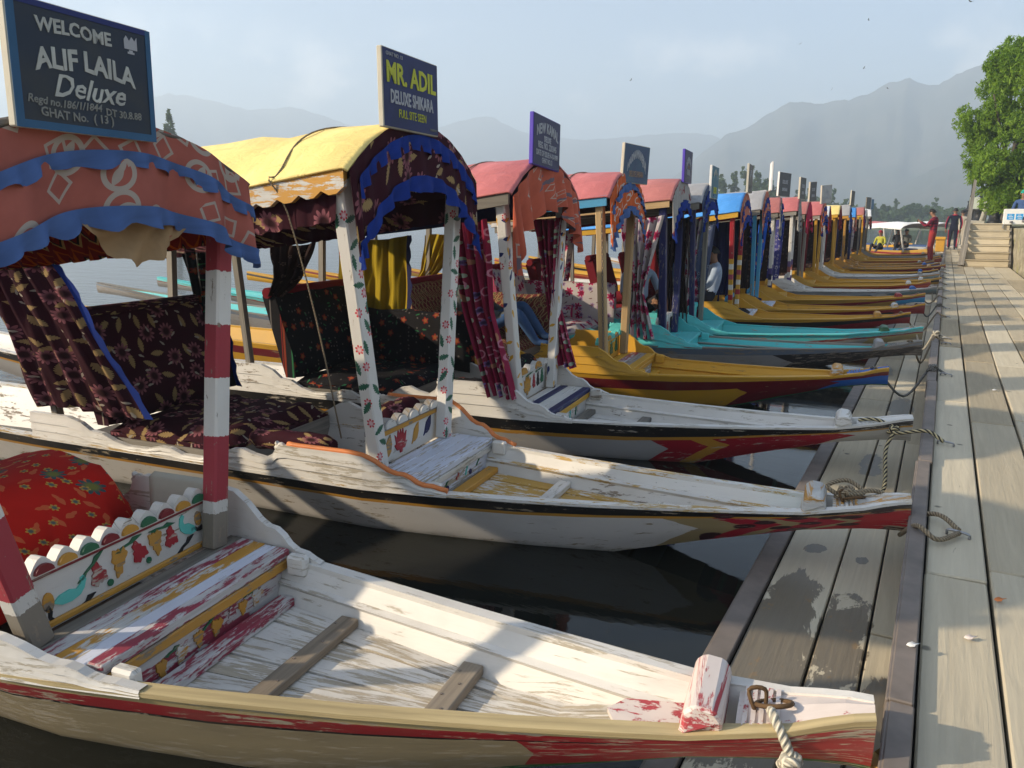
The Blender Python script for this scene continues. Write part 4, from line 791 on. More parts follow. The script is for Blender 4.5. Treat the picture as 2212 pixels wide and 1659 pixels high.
# 5: grey hull, navy posts, rose curtains
C.append(dict(o=(-2.8, 8.85), yaw=7, L=2.72, hull='h5', inner='cyan', floor='cyan', gun='grey_wood', coam='cyan', block='grey', deck='grey_wood', bench=['cyan', 'cyan', 'cyan'], riser='cyan', panel='white', crest=['white', 'white'], ncrest=5, batm='cyan', motif=[(5, -.2, .55, (.09, .11), 'red', 0), (0, .0, .55, (.1, .13), 'green', 0), (5, .2, .55, (.09, .11), 'red', 0)],
    post='navy', pb=.37, pt=.56, pw=.09, ze=1.96, rise=.30, rhw=.64, roof='t_red2', eave='pale_wood', rope=1, val='greyrose', ruf='bluecloth', drop=.26, vend=.45, rufs=[(.95, .10, 0, 1)], seat='rose', back='rose', arm=1, sideback='rose', es=.1,
    sign=dict(w=.5, h=.36, y=.05, z=2.22, x=.17, face=sf['b3'], edge=M['s_edge_p'], lines=[L_('DILBER MOVIE', .09, .17, twg, arc=.14, bold=.03, sx=.55), L_('R.NO', .05, .175, tor, sx=.7), L_('DELUXE', .085, .115, twg, sx=.6, bold=.02), L_('GHAT 13', .04, .055, tdim, sx=.7)]),
    curt=[dict(m='rose', sd=-1, top=(-.45, .05, 1.86), tie=(-.30, -.16, 1.05), bot=(-.38, -.02, .5), yt=.62, n=50, amp=.03), dict(m='darkcloth', sd=1, top=(-.35, .02, 1.86), tie=(-.2, -.04, 1.2), bot=(-.2, .05, .5), yt=.5, n=40), dict(m='rose', sd=1, top=(-1.8, -1.3, 1.8), bot=(-1.75, -1.45, .6))],
    label='grey hulled shikara with turquoise inside, navy posts and rose curtains'))
# 6: turquoise, pale posts
C.append(dict(o=(-2.78, 9.95), yaw=7, L=2.68, dz=.02, hull='h6', inner='cyan', floor='cyan', gun='cyan', coam='cyan', block='green', deck='ochre_white', bench=['cyan', 'cyan'], panel='cyan', crest=['cyan'], ncrest=5, post=['navy', 'grey_wood'], ze=1.93, rise=.30, roof='t_grey', eave='grey_wood', val='slate', ruf='bluecloth', drop=.24, seat='rose', back='redcloth', lv=1,
    sign=dict(w=.62, h=.40, y=.1, z=2.05, x=.17, face=sf['teal'], edge=M['s_edge_w'], lines=[L_('SHAH PALACE', .09, .27, tw, arc=.1, sx=.6), L_('DELUXE', .11, .10, ty, sx=.7)]),
    curt=[dict(m='darkcloth', sd=-1, top=(-.4, .0, 1.84), tie=(-.16, -.05, 1.2), bot=(-.2, .02, .5)), dict(m='rose', sd=1, top=(-.3, .0, 1.84), tie=(-.2, -.08, 1.2), bot=(-.3, .05, .5), yt=.5)],
    label='turquoise shikara with worn brown bow and grey roof'))
C.append(dict(o=(-2.72, 11.75), yaw=6, L=2.42, hull='h7', inner='yellow', floor='yellow', gun='yellow', coam='yellow', block='ochre', deck='dred', bench=['yellow', 'bluewhite', 'bluewhite'], panel='green', crest=['lblue'], ncrest=5, post=['post_confetti', 'post_confetti'], ze=1.86, rise=.33, roof='t_blue', eave='yellow', val='salmondot', ruf='bluecloth', drop=.34, vend=.2, seat='redcloth', back='redcloth', lv=1, rope=1,
    sign=dict(w=.5, h=.40, y=.0, z=2.19, x=.17, face=sf['grey'], lines=[L_('HEAVEN STAR', .09, .2, twg, arc=.14, sx=.55), L_('SHIKARA', .07, .08, tdim, sx=.8)]),
    curt=[dict(m='slate', sd=-1, top=(-1.1, -.2, 1.82), bot=(-.9, -.35, .45), amp=.03), dict(m='indigo', sd=1, top=(-.7, -.02, 1.82), bot=(-.6, -.05, .5))],
    label='yellow shikara with red bow, blue roof and paper wrapped posts'))
C.append(dict(o=(-2.7, 13.1), yaw=6, L=2.55, hull='h8', inner='yellow', floor='yellow', gun='yellow', coam='yellow', block='ochre_white', deck='dred', bench=['yellow', 'bluewhite', 'bluewhite'], panel='white', crest=['lblue'], ncrest=5, post='lblue', ze=1.90, rise=.36, roof='t_grey', eave='grey_wood', val='salmondot', ruf='bluecloth', drop=.34, vend=.1, seat='redcloth', back='redcloth', lv=1,
    sign=dict(w=.5, h=.44, y=.0, z=2.26, x=.19, turn=8, face=sf['blue'], edge=M['s_edge_w'], lines=[L_('SAHIL', .11, .30, tw, sx=.8), L_('DELUXE', .09, .13, tw, sx=.8)]),
    curt=[dict(m='redcloth', sd=-1, top=(-1.6, -.6, 1.82), bot=(-1.6, -.6, .5)), dict(m='darkcloth', sd=1, top=(-.6, -.02, 1.82), bot=(-.6, -.05, .5))],
    label='yellow shikara with black and red bow, light blue posts'))
FAR = [ # y, L, hull, inner/coaming, post, roof, valance, curtain, sign face, words
    (14.7, 2.62, 'h13', 'yellow', 'bands2', 't_red2', 'greycloth', 'bluefloral', 'grey', 'mustard shikara with brick red roof, bright blue floral curtain and patch wrapped posts'),
    (16.5, 2.72, 'h9', 'white', 'bluepatch', 't_red', 'greycloth', 'bluepatch', 'grey', 'grey and teal shikara with white panels and indigo wrapped posts'),
    (18.3, 2.70, 'h10', 'yellow', 'grey_wood', 't_red2', 'pinkred', 'maroonweave', 'grey', 'orange sided shikara with crimson frill and maroon woven screen'),
    (19.9, 2.72, 'h12', 'yellow', 'yellow', 't_red', 'orangewhite', 'redcloth', 'white', 'yellow shikara with black line, orange frill and yellow posts'),
    (21.6, 2.75, 'h11', 'white', 'white', 't_white', 'redcloth', 'darkcloth', None, 'white shikara with white roof and white posts'),
    (23.2, 2.72, 'h7', 'yellow', 'yellow', 't_yellow', 'redcloth', 'redcloth', 'grey', 'yellow shikara with yellow roof and dark red frill'),
    (24.9, 2.78, 'h8', 'ochre', 'ochre', 't_grey', 'slate', 'indigo', 'grey', 'ochre shikara with grey roof and slate coloured frill'),
    (26.5, 2.70, 'h13', 'ochre', 'navy', 't_blue', 'salmondot', 'slate', 'blue', 'mustard shikara with blue roof and blue tipped bow'),
    (28.2, 2.55, 'h13', 'ochre', 'grey_wood', 't_grey', 'greycloth', 'darkcloth', None, 'mustard shikara with grey posts and grey roof beyond the red sided one'),
    (29.9, 2.65, 'h10', 'yellow', 'grey_wood', 't_red2', 'redcloth', 'rose', 'white', 'red sided shikara with rose curtain near the man taking photographs'),
    (31.6, 2.70, 'h12', 'yellow', 'yellow', 't_grey', 'greycloth', 'darkcloth', 'grey', 'black lined yellow shikara under a grey roof'),
    (33.3, 2.72, 'h9', 'grey', 'grey_wood', 't_white', 'darkcloth', 'indigo', None, 'grey shikara with white roof and dark curtain'),
    (35.0, 2.70, 'h7', 'yellow', 'ochre', 't_grey', 'redcloth', 'darkcloth', 'blue', 'yellow shikara with dark red frill and ochre posts, last before the crossways boats'),
]
M['bands2'] = bands('indigo and white wrapped post', [NAVY, NAVY, WHITE, NAVY, (.07, .05, .2), WHITE], .62)
M['bluepatchpost'] = bands('violet and white wrapped post', [(.2, .14, .3), (.12, .08, .22), WHITE, (.3, .1, .08), (.15, .1, .22), WHITE], .66)
rr = random.Random(11)
for i, (y, L, hl, cm, po, rf, va, cu, sg, lab) in enumerate(FAR):
    far = y > 20
    sg = sg if i % 2 == 0 or i < 4 else None
    C.append(dict(es=.1, T=6.0 if far else 7.6, o=(-2.75 + rr.uniform(-.12, .12), y + rr.uniform(-.15, .15)), yaw=rr.uniform(2, 10), L=L + rr.uniform(-.12, .08), dz=rr.uniform(-.03, .05), hull=hl, inner=cm, floor=cm, gun=cm, coam=cm, block=rr.choice(['white', 'ochre_white', 'grey', 'blue', 'red']), deck=rr.choice(['ochre', 'dred', 'grey_wood', 'blue']), bench=[cm, cm], panel=cm, crest=[cm], ncrest=5,
        post='bluepatchpost' if po == 'bluepatch' else po, ze=1.88 + rr.uniform(-.04, .05), rise=.32 + rr.uniform(-.03, .04), roof=rf, eave='grey_wood' if not far else cm, val=va, ruf='bluecloth' if i % 3 == 0 else None, drop=.32, vend=.3, pleat=.025, pf=15, rag=.05, seat='redcloth', back='redcloth', lv=1 if not far else 0, roll=rr.uniform(-1.2, 1.2),
        sign=None if not sg else dict(w=.5, h=.42, y=rr.uniform(-.1, .1), z=2.2, x=.17, t=.035, turn=rr.uniform(-24, -8), roll=rr.uniform(-4, 4), face=sf[sg], edge=M[rr.choice(['s_edge_w', 'sign_edge', 'grey_wood'])], lines=[L_('DELUXE', .09, .25, twg, sx=.7), L_('SHIKARA', .08, .12, twg, sx=.7)] if not far else []),
        curt=[dict(m=cu, sd=-1, top=((-1.2, -.05, 1.82) if cu in ('bluefloral',) else (-1.5, -.1, 1.82)), tie=((-.5, -.12, .95) if cu == 'bluefloral' else None), bot=((-.9, -.5, .5) if cu == 'bluefloral' else (-1.5, -.15, .62)), n=40, amp=.03), dict(m='darkcloth', sd=1, top=(-1.8, -.02, 1.82), bot=(-1.8, -.05, .5), n=24)], label=lab))
BOATS = []
for c in C:
    b = Boat(c); b.hull(); b.bench(); b.cabin(); b.sign(); BOATS.append(b)

# ------------------------------------------------------------------ things lying in the boats
def cushion(name, b, p0, p1, r, mat, label, cat='cushion', group=None):
    mb = MB(); a, c = Vector(b.l2w(p0)), Vector(b.l2w(p1)); n_ = 10
    mb.tube([a.lerp(c, i / n_) for i in range(n_ + 1)], [r * (.55 if i in (0, n_) else 1 + .06 * sin(i * 2)) for i in range(n_ + 1)], 14)
    return tag(obj(name, mb, M[mat]), label, cat, group)
b1, b2, b3, b4, b5, b6, b7, b8 = BOATS[:8]
mb = MB(); G_ = []          # red cloth thrown over a box seat in the first boat
for i in range(15):
    row = []
    for j in range(17):
        u, v = lerp(-1, 1, i / 14), lerp(-1, 1, j / 16); e = max(abs(u), abs(v)); k = sstep(.68, .82, e)
        z = .82 + .02 * sin(5 * u + 3 * v) - (.42 * k) + .015 * sin(8 * v) * k; s_ = 1 + .02 * sin(11 * u + 7 * v) * k
        mu = max(-.70, min(.70, u)) * (1 + .10 * k); mv = max(-.70, min(.70, v)) * (1 + .10 * k)
        row.append(b1.l2w((-.74 + mu * .40 * s_, -.05 + mv * .62 * s_, z - .05)))
    G_.append(row)
mb.grid(G_); tag(obj('covered_seat', mb, M['redfloral']), 'box seat under a bright red floral cloth inside the banded post boat', 'seat')
cushion('cushion', b1, (-.28, .0, .52), (-.18, .30, .54), .07, 'redfloral', 'small red floral cushion behind the carved panel of the banded post boat')
mb = MB(); mb.grid([[b1.l2w((x, y, z)) for x in [-.42 + .034 * i for i in range(11)]] for y, z in ((.555, .60), (.556, .655), (.53, .672), (.50, .66), (.495, .60), (.49, .52), (.485, .46))])
tag(obj('draped_cloth', mb, M['creamcloth'], solid=.006), 'cream cloth hung over the carved side board of the banded post boat', 'cloth')
cushion('cushion', b2, (-.80, -.42, .57), (-.22, -.43, .585), .062, 'maroon', 'long maroon floral cushion lying on the side of the yellow roofed boat')
cushion('cushion', b2, (-.20, -.02, .62), (-.16, .36, .62), .10, 'maroon', 'plump maroon floral cushion propped behind the lotus panel')
cushion('cushion', b3, (-.55, -.36, .56), (-.22, -.38, .58), .07, 'blackfloral', 'black floral cushion lying beside the magenta curtain')
cushion('cushion', b3, (-.17, -.2, .64), (-.14, .34, .66), .09, 'blackfloral', 'black cushion with red flowers propped behind the leafy panel')

# ------------------------------------------------------------------ mooring ropes
def rope(pts, r, m, label, knot=None):
    mb = MB(); mb.tube(smoothpath(pts, 7), r, 8); o = obj('mooring_rope', mb, M[m])
    for kp in (knot or []):
        mb = MB(); kx, ky, kz, kr = kp
        mb.tube([(kx + kr * (1 + .3 * sin(2.5 * a)) * cos(a), ky + kr * sin(a) * .9, kz + kr * .8 * sin(1.5 * a)) for a in [4 * pi * i / 36 for i in range(37)]], r, 8); obj('knot', mb, M[m], o)
    return tag(o, label, 'rope', 'mooring ropes')
t1 = b1.l2w((b1.L - .25, -.03, b1.G(b1.L - .25) + .03)); e1 = b1.l2w((b1.L - .22, -.11, .36))
rope([t1, (t1[0] + .02, t1[1] - .05, t1[2] + .01), (e1[0] + .03, e1[1] - .01, .50), (e1[0] + .045, e1[1] - .03, .40), (e1[0] + .06, e1[1] - .06, .28), (.02, 1.80, LZ + .02), (.05, 1.6, WZ + .05), (.1, 1.3, WZ + .02)], .013, 'rope_white', 'thick white rope with knots hanging over the bow of the banded post boat', [(e1[0] + .03, e1[1] - .015, .49, .016), (e1[0] + .04, e1[1] - .03, .42, .017)])
t2 = b2.l2w((b2.L - .30, .02, b2.G(b2.L - .3) + .035)); x2 = b2.l2w((b2.L, 0, .42))
staple(3.72, .17)
rope([t2, (t2[0] - .06, t2[1] - .02, t2[2] + .05), (t2[0] + .02, t2[1] + .05, t2[2] + .07), (t2[0] + .10, t2[1] + .02, t2[2] + .03), (t2[0] + .03, t2[1] - .04, t2[2] + .03), (t2[0] + .16, t2[1] + .07, t2[2] + .03), (x2[0] - .02, x2[1] + .10, .44), (.10, 3.84, WZ + .04), (.185, 3.73, WZ + .02)], .011, 'rope', 'tan rope looped on the bow of the yellow roofed boat and tied to a staple', [(t2[0] + .02, t2[1], t2[2] + .02, .03)])
rope([(x2[0] - .03, x2[1] + .02, .36), (.02, 3.62, WZ + .05), (.10, 3.56, WZ + .025), (.185, 3.70, WZ + .018)], .011, 'rope', 'tan rope end running under the red bow to a staple')
t3 = b3.l2w((b3.L - .32, -.02, b3.G(b3.L - .3) + .03)); x3 = b3.l2w((b3.L - .12, -.08, .44)); staple(5.28, .12)
rope([t3, (t3[0] + .10, t3[1] - .02, t3[2] + .02), (x3[0], x3[1], .50), (x3[0] + .03, x3[1] - .05, .47), (.02, 5.33, WZ + .06), (.12, 5.27, WZ + .02)], .012, 'rope_spot', 'cream and black flecked rope tied from the red bow to a staple', [(x3[0] + .01, x3[1] - .02, .48, .022)])
rope([(x3[0] + .01, x3[1] - .04, .46), (x3[0] - .02, x3[1] - .10, .36), (-.17, 5.0, .22), (-.22, 4.85, LZ + .013), (-.235, 4.78, LZ + .013)], .012, 'rope_spot', 'loose end of flecked rope dangling onto the lower ledge')
rk = random.Random(5)
for i, b in enumerate(BOATS[3:15]):
    xb = Vector(b.l2w((b.L - .14, 0, b.G(b.L - .14) + .02))); yy = b.c['o'][1] + rk.uniform(.15, .9); staple(yy, .12)
    m = ['rope_grey', 'rope', 'rope_white', 'rope'][i % 4]; names = ['blue tipped yellow', 'grey hulled', 'turquoise', 'blue roofed yellow', 'light blue posted', 'mustard', 'teal sided', 'orange sided', 'yellow posted', 'white roofed', 'yellow roofed', 'slate frilled']
    pts = [xb, xb + Vector((.05, -.03, .0)), Vector((lerp(xb.x, .0, .6), lerp(xb.y, yy, .5), .40 - rk.uniform(.02, .16))), Vector((.0, yy + .03, WZ + .05)), Vector((.05, yy + rk.uniform(-.1, .1), WZ + .05)), Vector((.13, yy, WZ + .015))]
    rope(pts, .011, m, ['grey', 'tan', 'white', 'thick tan'][i % 4] + ' rope tying the ' + names[i] + ' boat to the walkway', [(.02, yy, WZ + .06, .03)] if i % 2 == 0 else None)
# a long cord hung beside the yellow roofed boat is part of its roof rope; a metal chain hangs at the timber posts
mb = MB()
for i in range(46):
    z = 1.88 - i * .031; a = (i % 2) * pi / 2; c_ = Vector(b4.l2w((.05, -.61 + .004 * i, z - .0))); mb.tube([c_ + Vector((cos(a) * .008 * cos(t), sin(a) * .008 * cos(t), .018 * sin(t))) for t in [2 * pi * k / 8 for k in range(9)]], .0035, 4, cap=False)
tag(obj('chain', mb, M['iron']), 'dark iron chain hanging beside a plain timber post', 'chain')

# ------------------------------------------------------------------ stairs, stone wall, bank
M['stair'] = deckmat('stair timber'); M['stone'] = None
n = NT('mossy rubble stone'); p = n.pos(); v = n.node('ShaderNodeTexVoronoi'); n.put(v.inputs['Vector'], n.map(p, (3, 3, 4))); v.inputs['Scale'].default_value = 1
a = n.noise(p, 3, 6, .65); b_ = n.noise(n.map(p, (1, 1, .6), (4, 4, 0)), 1.2, 4)
c = n.mix(n.step(a, .3, .75), (.23, .20, .14), (.44, .39, .28)); c = n.mix(n.math('MULTIPLY', n.step(b_, .52, .66), .55), c, (.34, .32, .04)); c = n.mix(n.math('MULTIPLY', n.step(n.noise(p, 5, 5), .56, .68), .4), c, (.05, .08, .03))
n.bump(n.math('ADD', a, v.outputs['Distance']), .8, .05); M['stone'] = n.done(c, .9, .2)
M['concrete'] = plain('pale concrete', (.42, .385, .31), .9, var=.25); M['grass'] = plain('bank earth and grass', (.11, .12, .05), .9, var=.5)
sx0, sx1, sy = .60, 1.66, 26.3
st = empty('wooden_stairs', ((sx0 + sx1) / 2, sy, WZ)); tag(st, 'weathered plank stairs rising from the walkway beside the stone wall', 'stairs')
hx = (sx1 - sx0) / 2; nr_, rh, td = 6, .205, .27
for i in range(nr_):
    y0 = i * td; w_ = hx - .0 * i
    mb = MB(); mb.box((-w_, y0, i * rh + .004), (w_, y0 + .03, (i + 1) * rh - .035)); obj('riser', mb, M['stair'], st, bevel=.006)
    mb = MB(); mb.box((-w_ - .015, y0 - .03, (i + 1) * rh - .034), (w_ + .015, y0 + td, (i + 1) * rh)); obj('tread', mb, M['stair'], st, bevel=.006)
for sd in (-1, 1): mb = MB(); mb.bar((sd * (hx + .03), .0, .02), (sd * (hx + .03), nr_ * td, nr_ * rh - .1), .05, .2); obj('stringer', mb, M['grey_wood'], st)
for sx_, dx, y1, z1, w_ in ((-hx - .08, .16, 3.4, 2.55, .09), (-hx - .16, .22, 3.6, 2.6, .06)):
    mb = MB(); mb.bar((sx_, -.05, .03), (sx_ + .05, .25, .62), w_, w_); obj('newel', mb, M['grey_wood'], st)
    mb = MB(); mb.bar((sx_ + .04, .22, .55), (sx_ + dx, y1, z1), w_ * .8, w_ * .8); obj('handrail', mb, M['grey_wood'], st)
def rough_block(x0, x1, y0, y1, z0, z1, name, mat, step=.25, amp=.05, seed=0):
    mb = MB()
    def pt(x, y, z): nz = mnoise.noise((x * 2.2 + seed, y * 2.2, z * 2.6)); return (x + amp * nz, y + amp * mnoise.noise((y * 2 + 9, x * 2, z * 2)), z + (amp * .8 * mnoise.noise((x * 2, y * 2 + 5, z)) if z > z0 + .01 else 0))
    ny = max(2, int((y1 - y0) / step)); nz_ = max(2, int((z1 - z0) / step)); nx = max(2, int((x1 - x0) / step))
    ys = [lerp(y0, y1, i / ny) for i in range(ny + 1)]; zs = [lerp(z0, z1, i / nz_) for i in range(nz_ + 1)]; xs = [lerp(x0, x1, i / nx) for i in range(nx + 1)]
    mb.grid([[pt(x0, y, z) for y in ys] for z in zs]); mb.grid([[pt(x, y, z1) for x in xs] for y in ys]); mb.grid([[pt(x, y0, z) for x in xs] for z in zs]); mb.grid([[pt(x, y1, z) for x in xs] for z in zs])
    return obj(name, mb, mat)
tag(rough_block(1.78, 2.45, 8, 28.9, .1, 1.55, 'stone_wall', M['stone'], .3, .09), 'mossy rubble stone retaining wall beside the plank stairs', 'wall')
tag(rough_block(.62, 3.4, 28.05, 30.7, .3, 1.60, 'stone_kerb', M['stone'], .25, .07, 4), 'low rough stone kerb at the head of the stairs', 'wall')
tag(rough_block(.72, 1.1, 30.8, 60, .2, 1.75, 'concrete_wall', M['concrete'], .5, .03, 7), 'pale concrete retaining wall beyond the stairs', 'wall')
mb = MB(); mb.grid([[(2.2 if y < 29.5 else 1.0, y, 1.48 + .1 * mnoise.noise((y * .2, 0, 0))), (7, y, 1.7), (60, y, 2.2), (900, y, 3)] for y in (-40, 0, 20, 28, 30.5, 40, 60, 120, 300)])
tag(obj('bank', mb, M['grass']), kind='structure')

# white notice box on the wall
M['whiteboard'] = plain('white painted sheet', (.72, .71, .68), .5, var=.06); M['bluesticker'] = plain('bright blue sticker', (.02, .28, .62), .5)
nb = empty('notice_box', (1.72, 27.6, 1.56)); tag(nb, 'white sheet metal box with two blue stickers standing on the stone wall', 'box')
mb = MB(); mb.box((-.25, -.02, .1), (.62, .45, .55)); obj('panel', mb, M['whiteboard'], nb, bevel=.01)
for sx_ in (-.24, .6): mb = MB(); mb.box((sx_ - .015, -.02, -.02), (sx_ + .015, .02, .1)); obj('leg', mb, M['steel'], nb)
for k in range(2):
    x0 = -.17 + k * .22; mb = MB(); mb.box((x0, -.026, .24), (x0 + .18, -.021, .41)); s_ = obj('sticker', mb, M['bluesticker'], nb)
    for q in range(3): mb = MB(); mb.box((x0 + .03 + .02 * (q != 1), -.0285, .275 + q * .045), (x0 + .15 - .03 * (q == 2), -.0265, .29 + q * .045)); obj('sticker_line', mb, M['whiteboard'], s_)

# lamp posts with ornate bases
M['castiron'] = plain('black cast iron', (.022, .022, .024), .5, .3)
def lamp(x, y, z, s, label, hgt=5.5, lean=0):
    e = empty('lamp_post', (x, y, z)); tag(e, label, 'lamp post', 'black lamp posts on the bank'); e.rotation_euler = (0, lean, 0)
    prof = [(.0, .30), (.12, .30), (.13, .24), (.55, .21), (.62, .28), (.68, .28), (.72, .18), (.95, .13), (1.05, .17), (1.10, .10), (1.35, .075)]
    mb = MB(); mb.tube([(0, 0, a * s) for a, _ in prof], [b * s for _, b in prof], 8); obj('base', mb, M['castiron'], e)
    mb = MB(); mb.tube([(0, 0, 1.35 * s), (0, 0, hgt)], [.06 * s, .04 * s], 8); obj('shaft', mb, M['castiron'], e)
    mb = MB(); mb.bar((-.5, 0, hgt), (.5, 0, hgt), .04, .04); obj('crossarm', mb, M['castiron'], e)
    for sd in (-1, 1): mb = MB(); mb.tube([(sd * .5, 0, hgt + .02), (sd * .5, 0, hgt + .12), (sd * .5, 0, hgt + .4), (sd * .5, 0, hgt + .48)], [.05, .12, .14, .02], 8); obj('lantern', mb, M['castiron'], e)
lamp(1.52, 33.0, 1.62, .98, 'black lamp post with a broad ornate iron base near the notice box', 4.4)
lamp(1.28, 43, 1.62, .95, 'slender black lamp post behind the leaning pale pole', 4.6)
lamp(1.02, 48, 1.62, 1.05, 'black lamp post behind the stair handrail', 4.2)
pp = empty('leaning_pole', (1.12, 35, 1.62)); tag(pp, 'pale leaning pole carrying a small camera box', 'pole')
mb = MB(); mb.tube([(0, 0, -.1), (.18, 0, .9), (.42, 0, 2.4)], [.09, .08, .06], 8); obj('shaft', mb, plain('blotched pale bark', (.42, .40, .34), .9, var=.5), pp)
mb = MB(); mb.box((.05, -.12, .75), (.2, .02, .95)); obj('camera_box', mb, M['whiteboard'], pp, bevel=.01)
mb = MB(); mb.box((.26, -.12, .98), (.38, .0, 1.1)); obj('red_lamp', mb, M['red'], pp, bevel=.01)
mb = MB(); mb.tube([(1.18, 33.6, 1.6), (1.36, 33.6, 2.6), (1.42, 33.6, 4.5)], .03, 6); tag(obj('thin_pole', mb, M['grey_wood']), 'thin bare wooden pole leaning beside the ornate lamp base', 'pole')
nbd = empty('notice_board', (.98, 40, 1.7)); tag(nbd, 'small pale notice sheet fixed to a post above the stairs', 'notice')
mb = MB(); mb.box((-.2, -.02, .55), (.18, .0, 1.05)); obj('sheet', mb, plain('pale green notice', (.5, .54, .46), .7), nbd); mb = MB(); mb.bar((0, .02, -.1), (0, .02, 1.1), .04, .04); obj('post', mb, M['castiron'], nbd)

# ------------------------------------------------------------------ trees
def leafmat(name, a, b, tr=.25):
    n = NT(name); r = n.noise(n.pos(), .9, 4); c = n.mix(n.step(r, .3, .7), a, b); c = n.mix(.4, c, n.comb(n.noise(n.pos(), 7, 2), n.noise(n.pos(), 7, 2), .4), 'SOFT_LIGHT')
    n.done(c, .6, .25); t = n.node('ShaderNodeBsdfTranslucent'); n.put(t.inputs[0], n.mix(.5, c, (.2, .3, .03))); mx = n.node('ShaderNodeMixShader'); mx.inputs[0].default_value = tr
    n.t.links.new(n.b.outputs[0], mx.inputs[1]); n.t.links.new(t.outputs[0], mx.inputs[2]); n.t.links.new(mx.outputs[0], n.out.inputs[0]); return n.m
M['willow'] = leafmat('fresh willow leaves', (.15, .27, .025), (.27, .42, .05), .5); M['leaf'] = leafmat('dark green leaves', (.035, .07, .02), (.07, .12, .035)); M['poplar'] = leafmat('poplar leaves', (.05, .09, .03), (.09, .14, .05)); M['bark'] = wood('bark', (.10, .08, .06))
def tree(loc, label, clumps, nleaf, lsize, mat, trunk, drop=.0, seed=1, group=None, name='tree', long=2.2):
    rd = random.Random(seed); e = empty(name, loc); tag(e, label, 'tree', group); mb = MB(); tw_ = []
    for (cx, cy, cz, rx, ry, rz) in clumps:
        k = int(nleaf * (rx * ry * rz) ** .667); sub = [(rd.gauss(0, .55), rd.gauss(0, .55), rd.gauss(0, .55)) for _ in range(max(3, k // 45))]
        for _ in range(k):
            q = rd.choice(sub); d = Vector((q[0] + rd.gauss(0, .17), q[1] + rd.gauss(0, .17), q[2] + rd.gauss(0, .2)))
            if d.length > 1.15: d = d.normalized() * rd.uniform(.8, 1.12)
            p = Vector((cx + d.x * rx, cy + d.y * ry, cz + d.z * rz)); a = Vector((rd.gauss(0, 1), rd.gauss(0, 1), rd.gauss(0, .6) - drop)).normalized(); b = a.cross(Vector((rd.gauss(0, 1), rd.gauss(0, 1), rd.gauss(0, 1)))).normalized(); l = lsize * rd.uniform(.6, 1.4); w = l / long
            mb.add([p - a * l * .5, p + b * w * .5, p + a * l * .5, p - b * w * .5])
    o = obj('crown', mb, mat, e, fix=False)
    mb = MB()
    for path, rads in trunk: mb.tube(smoothpath(path, 4), [lerp(rads[0], rads[1], i / ((len(path) - 1) * 4)) for i in range((len(path) - 1) * 4 + 1)], 7)
    obj('trunk', mb, M['bark'], e); return e
rd = random.Random(2); cl = []
for i in range(90):
    a = rd.uniform(0, 2 * pi); z = rd.uniform(-.95, 1.0); rr_ = 1.6 * sqrt(max(.05, 1 - z * z)) * rd.uniform(.45, 1.0) * (1 + .12 * z); cl.append((rr_ * cos(a), rr_ * sin(a), 3.15 + z * 2.45, .42, .42, .5))
limbs = [([(0, 0, -.4), (.05, 0, .8), (.0, .1, 1.9), (.1, .1, 3.6)], (.2, .06))] + [([(0, 0, 1.0 + .2 * k), (.5 * cos(k * 1.3), .5 * sin(k * 1.3), 2.0 + .25 * k), (1.1 * cos(k * 1.3), 1.1 * sin(k * 1.3), 3.0 + .4 * k)], (.08, .02)) for k in range(6)]
tree((1.72, 31.6, 1.6), 'bright green willow in full leaf overhanging the bank by the lamp posts', cl, 4200, .135, M['willow'], limbs, .9, 4, name='willow_tree', long=3.6)
tree((3.6, 36, 1.7), 'second willow close behind the bright one', [(q[0] * 1.2, q[1] * 1.2, q[2] * 1.05, q[3] * 1.5, q[4] * 1.5, q[5] * 1.5) for q in cl[:30]], 700, .2, M['willow'], limbs, .9, 6, name='willow_tree', long=3)
def px2w(px, D):     # a place on the far shore, seen along one direction from the landing stage
    a = math.atan((px - 1106) / 1700.0) - radians(28.9428); return (D * sin(a), D * cos(a))
def far_tree(px, D, top, kind, lab, seed, wpx):
    x, y = px2w(px, D); k = D / 1662; hgt = 1.8 + (473 - top) * k; w_ = wpx * k * .5; base = .3
    if kind == 'poplar': cl_ = [(rdm.gauss(0, w_ * .25), rdm.gauss(0, w_ * .25), lerp(hgt * .2, hgt * .95, i / 7), w_ * (.9 - .5 * abs(i / 7 - .35)), w_ * (.9 - .5 * abs(i / 7 - .35)), hgt * .11) for i in range(8)]
    else: cl_ = [(rdm.uniform(-.7, .7) * w_, rdm.uniform(-.7, .7) * w_, hgt * rdm.uniform(.35, .86), w_ * .48, w_ * .48, hgt * .17) for i in range(10)]
    tree((x, y, base), lab, cl_, 700 / (w_ * w_ * .25 + 1) + 20, w_ * .12 + .25, M['poplar' if kind == 'poplar' else 'leaf'], [([(0, 0, -.3), (0, 0, hgt * .4), (0, 0, hgt * .8)], (hgt * .03, hgt * .008))], .0, seed, 'trees on the far shore', 'poplar_tree' if kind == 'poplar' else 'tree', 1.6)
rdm = random.Random(9)
ft = [(1556, 150, 395, 'poplar', 30), (1583, 152, 388, 'poplar', 26), (1612, 155, 380, 'poplar', 30), (1632, 150, 378, 'poplar', 22), (1657, 148, 400, 'tree', 40), (1724, 160, 415, 'tree', 26), (1750, 165, 420, 'poplar', 24), (1765, 170, 432, 'tree', 30), (1790, 165, 420, 'poplar', 26), (1815, 175, 435, 'tree', 26), (1838, 190, 432, 'poplar', 14), (1893, 180, 448, 'tree', 40), (1932, 190, 440, 'poplar', 14), (1950, 180, 448, 'tree', 44), (1992, 185, 445, 'tree', 44), (2018, 190, 440, 'poplar', 14), (2058, 185, 455, 'tree', 40), (1700, 150, 442, 'tree', 30), (380, 120, 285, 'poplar', 30)]
